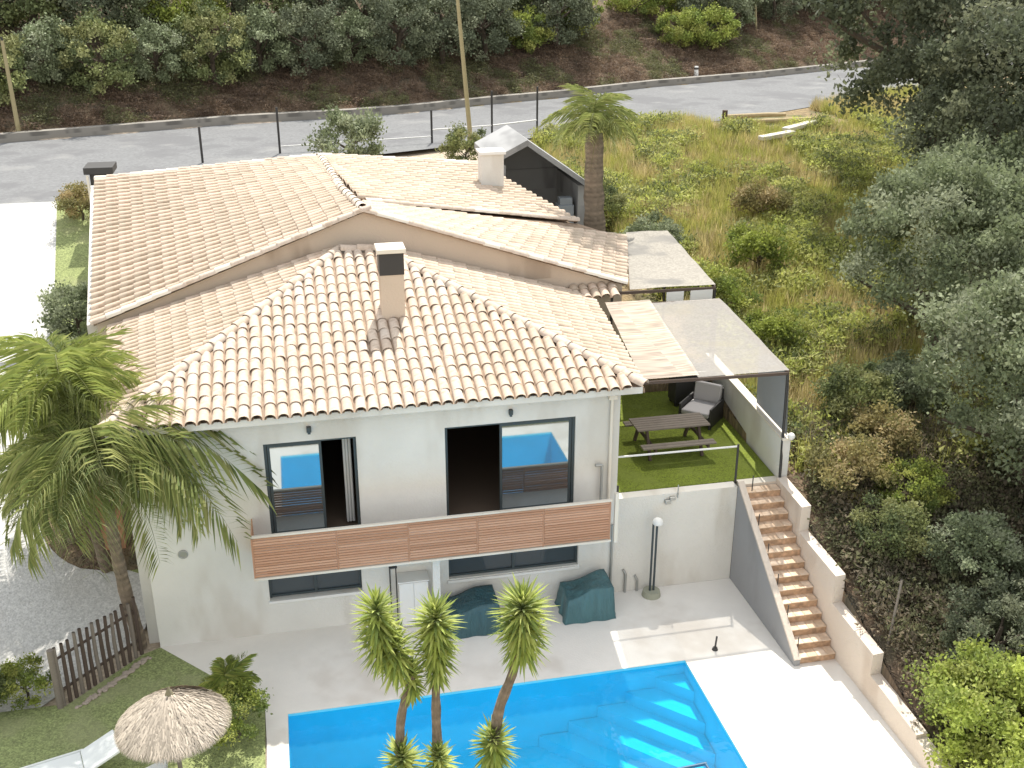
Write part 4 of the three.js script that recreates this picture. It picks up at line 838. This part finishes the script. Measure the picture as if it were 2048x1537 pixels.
function scatter(name, label, cat, geo, n, seed, pick) {
  const R = rng(seed), im = new THREE.InstancedMesh(geo, M.inst, n), m = new THREE.Matrix4(), c = new THREE.Color();
  let i = 0, tries = 0;
  while (i < n && tries++ < n * 8) { const s1 = pick(R); if (!s1) continue; const [x, y, z, sc, sy, col] = s1; m.compose(V(x, y, z), new THREE.Quaternion().setFromEuler(new THREE.Euler((R() - 0.5) * 0.3, R() * 6.28, (R() - 0.5) * 0.3)), V(sc, sy, sc)); im.setMatrixAt(i, m); im.setColorAt(i, c.setRGB(...col)); i++; }
  im.count = i; im.name = name; im.castShadow = im.receiveShadow = true; scene.add(im); tag(im, label, cat, null, 'stuff');
}
const pickCol = (R, pal) => mul3(pal[Math.floor(R() * pal.length)], 0.75 + 0.5 * R());
const fieldOK = (x, z) => !(x > 24.5 && x < 33 && z < -29.8) && x > 15.3 && z < 0.2 && z > zK(x) + 12 && z > -33.5 - Math.max(0, x - 28.2) * 0.6 && x < 15.5 + 24 * 1.2;
scatter('dry_grass', 'tall dry straw coloured grass over the field beside the villa', 'grass', tuft, 25000, 401, (R) => {
  const x = 15 + R() * 30, z = 0.5 - R() * 42; if (!fieldOK(x, z)) return null;
  const g = rough(x * 3, z * 3), h = rough(x * 1.1 + 80, z * 1.1);
  const pal = 0.5 * g + 0.5 * h + 0.16 * (R() - 0.5) > 0.535 ? [[0.54, 0.46, 0.22], [0.47, 0.41, 0.17], [0.60, 0.50, 0.28]] : [[0.45, 0.45, 0.12], [0.38, 0.40, 0.11], [0.51, 0.46, 0.17]];
  return [x, T(x, z) - 0.05, z, 0.9 + 0.7 * R(), 0.55 + 0.7 * R(), pickCol(R, pal)];
});
scatter('leafy_weeds', 'tangled green weeds growing over the field beside the villa', 'weeds', sprig, 7500, 402, (R) => {
  const x = 15 + R() * 26, z = 0.5 - R() * 32; if (!fieldOK(x, z)) return null;
  const g = rough(x * 2.2 + 40, z * 2.2); if (g < 0.5) return null;
  return [x, T(x, z) - 0.02, z, 1.0 + 0.8 * R(), 0.7 + 0.9 * R(), pickCol(R, R() < 0.6 ? [[0.46, 0.49, 0.13], [0.40, 0.44, 0.11], [0.52, 0.52, 0.19]] : PAL.mid)];
});
scatter('bank_scrub', 'brown dry scrub on the bank behind the road', 'scrub', sprig, 9000, 403, (R) => {
  const x = -22 + R() * 85, d = 0.8 + R() * 9, z = zK(x) - d;
  const pal = rough(x * 2, z * 2) > 0.55 ? [[0.19, 0.19, 0.085], [0.15, 0.155, 0.07]] : [[0.23, 0.16, 0.105], [0.18, 0.125, 0.09], [0.28, 0.20, 0.135]];
  return [x, T(x, z) - 0.05, z, 0.7 + 0.8 * R(), 0.4 + 0.6 * R(), pickCol(R, pal)];
});
scatter('slope_scrub', 'dark dry scrub covering the slope behind the stair wall', 'scrub', sprig, 6500, 404, (R) => {
  const x = 14.95 + R() * 12, z = 10 - R() * 13; if (z < 0.3 && x < 15.4) return null;
  return [x, T(x, z) - 0.05, z, 0.6 + 0.8 * R(), 0.5 + 0.8 * R(), pickCol(R, R() < 0.5 ? [[0.21, 0.17, 0.11], [0.17, 0.14, 0.095]] : [[0.16, 0.165, 0.08], [0.2, 0.2, 0.1]])];
});
// trees on the right
tree('big', 'large_tree', 'huge dark tree towering over the dry field beside the road', null, 30.2, -19, 1.4, 0.4);
tree('big', 'large_tree', 'dark tree leaning over the field edge in front of the huge one', null, 29.2, -14.5, 0.95, 3.3);
tree('big', 'large_tree', 'tall dark tree standing behind the two olive trees', null, 27.0, -9.5, 0.86, 2.1);
tree('olive1', 'olive_tree', 'broad silvery olive tree at the edge of the weedy field', 'olive trees on the slope', 21.6, -5.2, 1.12, 0.3);
tree('olive1', 'olive_tree', 'silvery olive tree standing higher up behind the broad one', 'olive trees on the slope', 24.6, -7.2, 1.15, 2.3);
tree('olive2', 'olive_tree', 'rounded silvery olive tree low on the slope near the stair wall', 'olive trees on the slope', 20.3, 1.2, 1.15, 1.2);
for (const [k, x, z, sc, label] of [
  ['bushDry', 16.1, 0.6, 0.95, 'dry yellowish bush just outside the parapet'], ['bushMid', 16.0, 2.4, 0.8, 'dull green bush on the slope by the upper stair wall'],
  ['bushDry', 17.5, -0.6, 0.9, 'straw coloured bush below the broad olive tree'], ['bushMid', 17.6, -2.2, 1.0, 'green bush among the weeds below the broad olive tree'],
  ['bushGreen', 17.3, -6.5, 0.9, 'light green bush beside the cream canopy'], ['bushGreen', 16.6, -9.0, 1.0, 'light green bush beside the grey canopy'],
  ['bushOlive', 15.9, -14.0, 1.0, 'grey green bush behind the grey canopy'], ['bushMid', 15.0, -17.5, 1.0, 'green bush by the trunk of the rear palm'],
  ['bushDry', 21.2, -17.0, 1.1, 'ochre bush in the middle of the dry field'], ['bushGreen', 19.3, -12.2, 1.15, 'yellow green bush in the middle of the weedy field'],
  ['bushOlive', 6.3, -25.2, 1.5, 'rounded grey green bush at the roadside behind the ridge'], ['bushMid', 11.3, -25.2, 1.0, 'dark leafy bush at the foot of the tall timber pole'],
  ['bushDry', -3.6, -18.6, 0.85, 'dry brown bush by the rear corner of the villa'], ['bushOlive', -2.9, -11.6, 1.05, 'dark grey green shrub on the lawn verge beside the drive'], ['bushOlive', -2.6, -9.6, 0.8, 'smaller grey green shrub by the villa wall'],
]) tree(k, 'bush', label, null, x, z, sc, x * 3.1, T(x, z) - 0.05, 'bush');
for (const [k, x, z, sc, sy, label] of [
  ['wood3', 17.4, 3.4, 0.5, 0.48, 'grey green shrub on the slope level with the middle of the stairs'], ['wood2', 18.6, 5.6, 0.6, 0.52, 'dark shrub filling the slope below the rounded olive tree'], ['wood2', 16.6, 5.6, 0.4, 0.42, 'low dark shrub beside the thin grey stake'],
  ['wood2', 20.6, 3.8, 0.62, 0.6, 'dark shrub tucked under the rounded olive tree'], ['wood2', 18.4, 8.2, 0.6, 0.55, 'dark shrub behind the bright hedge bush'], ['wood3', 19.2, -2.6, 0.5, 0.45, 'grey green shrub between the two lower olive trees'],
  ['wood2', 22.6, 0.4, 0.7, 0.7, 'tall dark shrub behind the rounded olive tree'], ['wood4', 17.2, 1.2, 0.4, 0.42, 'green shrub just outside the parapet corner'],
]) tree(k, 'slope_shrub', label, null, x, z, sc, x * 2.3, T(x, z) - 0.1, 'shrub', sy);
tree('hedge', 'hedge_bush', 'bright green leafy bush at the foot of the slope by the deck wall', null, 15.7, 7.3, 1.0, 0.2, T(15.7, 7.3) - 0.1, 'bush');
tree('hedge', 'hedge_bush', 'bright green leafy bush continuing the hedge out of the deck corner', null, 15.2, 9.7, 0.95, 1.4, 0.1, 'bush');
tree('bushGreen', 'bush', 'rounded light green bush between the thatched parasol and the pool', null, 1.75, 3.35, 0.62, 0.7, 0.0, 'bush');
tree('bushGreen', 'bush', 'pale green bush behind the picket fence by the drive', null, -2.5, 1.35, 0.55, 2.0, 0.0, 'bush');
tree('bushMid', 'bush', 'dull green bush at the far side of the fence, by the lawn edge', null, -3.3, 1.6, 0.6, 1.1, 0.0, 'bush');

// palms
function frondGeo(seed, len, rise, droop, leaf, n = 34, pal = PAL.mid) {
  const R = rng(seed), pos = [], col = [];
  const at = (t) => V(len * (t - 0.14 * t * t), rise * Math.sin(Math.min(1, t * 1.15) * Math.PI * 0.6) - droop * t * t * t, 0);
  const put = (a, b, c, k) => { pos.push(a.x, a.y, a.z, b.x, b.y, b.z, c.x, c.y, c.z); for (let i = 0; i < 3; i++) col.push(...k); };
  for (let i = 0; i < 12; i++) { const a = at(i / 12), b = at((i + 1) / 12), w = 0.022 * (1 - i / 13); const k = [0.16, 0.17, 0.06]; put(V(a.x, a.y, -w), V(a.x, a.y, w), V(b.x, b.y, w), k); put(V(a.x, a.y, -w), V(b.x, b.y, w), V(b.x, b.y, -w), k); put(V(a.x, a.y - w, 0), V(a.x, a.y + w, 0), V(b.x, b.y, 0), k); }
  for (let i = 0; i < n; i++) for (const sd of [-1, 1]) {
    const t = 0.12 + 0.88 * (i + R() * 0.6) / n, p = at(t), l = leaf * (0.55 + 0.6 * Math.sin(Math.PI * Math.min(1, 0.15 + t * 0.85))) * (0.85 + 0.3 * R());
    const out = V(0.45 + 0.25 * R(), -0.15 - 0.5 * R(), sd * (0.8 + 0.3 * R())).normalize(), w = V(0.024, 0.006, 0), m = p.clone().addScaledVector(out, l * 0.5), tip = p.clone().addScaledVector(out, l).add(V(0, -l * (0.25 + 0.35 * R()), 0));
    const c = mul3(pal[Math.floor(R() * pal.length)], 0.8 + 0.5 * R());
    put(p, m.clone().add(w), m.clone().sub(w), c); put(m.clone().add(w), tip, m.clone().sub(w), c);
  }
  const g = new THREE.BufferGeometry(); g.setAttribute('position', new THREE.Float32BufferAttribute(pos, 3)); g.setAttribute('color', new THREE.Float32BufferAttribute(col, 3)); g.computeVertexNormals(); return g;
}
const palmPal = [[0.23, 0.27, 0.085], [0.18, 0.225, 0.075], [0.29, 0.32, 0.11], [0.35, 0.36, 0.14]];
function palm(label, base, top, r0, r1, nf, len, leaf, seed, elev = [0.9, -0.5], pal = palmPal, extra = []) {
  const t = thing('palm_tree', label, 'palm tree'), R = rng(seed), b = V(...base), c = V(...top);
  const pts = [], rad = []; for (let i = 0; i <= 14; i++) { const f = i / 14; pts.push(b.clone().lerp(c, f).add(V(Math.sin(f * Math.PI) * -0.08, 0, 0))); rad.push(lerp(r0, r1, f) * (i % 2 ? 1.06 : 0.95)); }
  mesh('trunk', limb(pts, rad, 10, 0.1, R), M.palmbark, t);
  const vs = [0, 1, 2, 3].map((k) => frondGeo(seed * 7 + k, len * (0.9 + 0.07 * k), len * 0.3, len * (0.35 + 0.12 * k), leaf, 46, pal));
  for (let k = 0; k < nf; k++) {
    const f = mesh('frond', vs[k % 4], M.leaf, t); f.position.copy(c); const e = lerp(elev[0], elev[1], k / nf) + (R() - 0.5) * 0.25;
    f.rotation.order = 'YZX'; f.rotation.set((R() - 0.5) * 0.4, k * 2.4 + (R() - 0.5) * 0.4, e); const q = 0.85 + 0.3 * R(); f.scale.setScalar(q);
  }
  for (const [az, e, q] of extra) { const f = mesh('frond', vs[3], M.leaf, t); f.position.copy(c); f.rotation.order = 'YZX'; f.rotation.set(0.1, az, e); f.scale.setScalar(q); }
  return t;
}
palm('leaning feathery palm in front of the villa corner', [-0.42, 0, -0.1], [-0.6, 4.35, 0.05], 0.15, 0.11, 36, 2.35, 0.75, 31, [0.9, -0.6], palmPal, [[-0.15, 0.25, 1.3], [-0.45, 0.0, 1.25], [0.12, 0.5, 1.15]]);
palm('second feathery palm standing in the brown planting bed', [-1.35, 0.7, -2.4], [-1.3, 5.25, -1.3], 0.13, 0.1, 44, 2.2, 0.62, 37, [1.2, -0.6], [[0.33, 0.38, 0.10], [0.27, 0.32, 0.09], [0.40, 0.43, 0.14], [0.22, 0.27, 0.08]]);
palm('short drooping palm low in the planting bed by the drive', [-2.2, 1.0, -3.4], [-2.4, 2.7, -3.2], 0.13, 0.1, 30, 1.45, 0.5, 39, [1.0, -0.4]);
palm('thick trunked palm with a drooping plume behind the villa', [13.3, 3.4, -11.4], [13.0, 9.0, -11.4], 0.40, 0.26, 17, 1.75, 0.5, 41, [1.3, -0.5], [[0.27, 0.31, 0.10], [0.22, 0.26, 0.08], [0.33, 0.35, 0.13]]);
palm('small spiky palm on the deck edge behind the thatched parasol', [1.6, 0, 2.6], [1.62, 0.45, 2.6], 0.06, 0.05, 12, 0.75, 0.3, 43, [1.4, 0.2], PAL.bright);
// yuccas in front of the pool
function rosette(seed, r, n, pal) {
  const R = rng(seed), pos = [], col = [];
  for (let k = 0; k < n; k++) {
    const f = k / n, el = lerp(1.35, -1.05, Math.pow(f, 0.85)) + (R() - 0.5) * 0.25, az = k * 2.3999 + (R() - 0.5) * 0.3, l = r * (0.75 + 0.4 * R()) * (f < 0.1 ? 0.7 : 1), w = 0.018 + 0.007 * R();
    const d = V(Math.cos(az) * Math.cos(el), Math.sin(el), Math.sin(az) * Math.cos(el)), s1 = V(-Math.sin(az), 0, Math.cos(az)).multiplyScalar(w), up = s1.clone().cross(d).normalize();
    const o = V(0, lerp(0.12, -0.3, f), 0), p0 = o.clone(), p1 = o.clone().addScaledVector(d, l * 0.5).addScaledVector(up, 0.01), p2 = o.clone().addScaledVector(d, l).add(V(0, -l * 0.1 * Math.cos(el), 0));
    const c = mul3(pal[Math.floor(R() * pal.length)], 0.8 + 0.45 * R()), P = (v, k2) => v.clone().addScaledVector(s1, k2);
    for (const v of [P(p0, 0.7), P(p0, -0.7), P(p1, -1), P(p0, 0.7), P(p1, -1), P(p1, 1), P(p1, 1), P(p1, -1), p2]) { pos.push(v.x, v.y, v.z); col.push(...c); }
  }
  const g = new THREE.BufferGeometry(); g.setAttribute('position', new THREE.Float32BufferAttribute(pos, 3)); g.setAttribute('color', new THREE.Float32BufferAttribute(col, 3)); g.computeVertexNormals(); return g;
}
const yPal = [[0.38, 0.44, 0.10], [0.29, 0.35, 0.08], [0.46, 0.50, 0.15], [0.2, 0.26, 0.07]];
for (const [label, pts, heads] of [
  ['yucca by the pool with a ragged two-part head', [[4.45, 0, 9.75], [4.5, 2.5, 9.7], [4.42, 4.9, 9.6], [4.62, 5.75, 9.6]], [[4.2, 6.72, 9.6, 0.36, 130], [4.24, 6.4, 9.6, 0.38, 130], [4.42, 6.15, 9.62, 0.34, 110], [4.6, 5.75, 9.6, 0.24, 80], [4.42, 4.45, 9.7, 0.36, 140]]],
  ['straight yucca by the pool with a round spiky head', [[4.95, 0, 9.75], [4.95, 2.5, 9.7], [4.9, 4.9, 9.6], [4.93, 6.1, 9.6]], [[4.93, 6.5, 9.6, 0.38, 170], [4.93, 6.15, 9.6, 0.36, 130], [4.93, 5.9, 9.6, 0.26, 60], [4.9, 4.4, 9.72, 0.3, 110]]],
  ['yucca by the pool with a bent stem and the widest head', [[5.6, 0, 9.75], [5.62, 2.5, 9.7], [5.72, 4.85, 9.6], [5.95, 5.6, 9.6], [6.05, 6.2, 9.6]], [[6.06, 6.5, 9.6, 0.47, 200], [6.06, 6.2, 9.6, 0.43, 140], [5.66, 4.5, 9.65, 0.36, 150]]],
]) {
  const t = thing('yucca_tree', label, 'yucca', 'yuccas at the pool edge'), R = rng(label.length), P = pts.map((p) => V(...p)), c = new THREE.CatmullRomCurve3(P), n = 18;
  mesh('stem', limb(Array.from({ length: n + 1 }, (_, i) => c.getPoint(i / n)), Array.from({ length: n + 1 }, (_, i) => lerp(0.1, 0.045, i / n) * (i % 2 ? 1.08 : 0.95)), 9, 0.12, R), M.palmbark, t);
  heads.forEach(([x, y, z, r, k], i) => { const m = mesh('rosette', rosette(label.length * 13 + i, r * 0.98, Math.round(k * 1.4), yPal), M.leaf, t); m.position.set(x, y, z); m.userData.kind = 'stuff'; });
}

renderer.render(scene, camera);
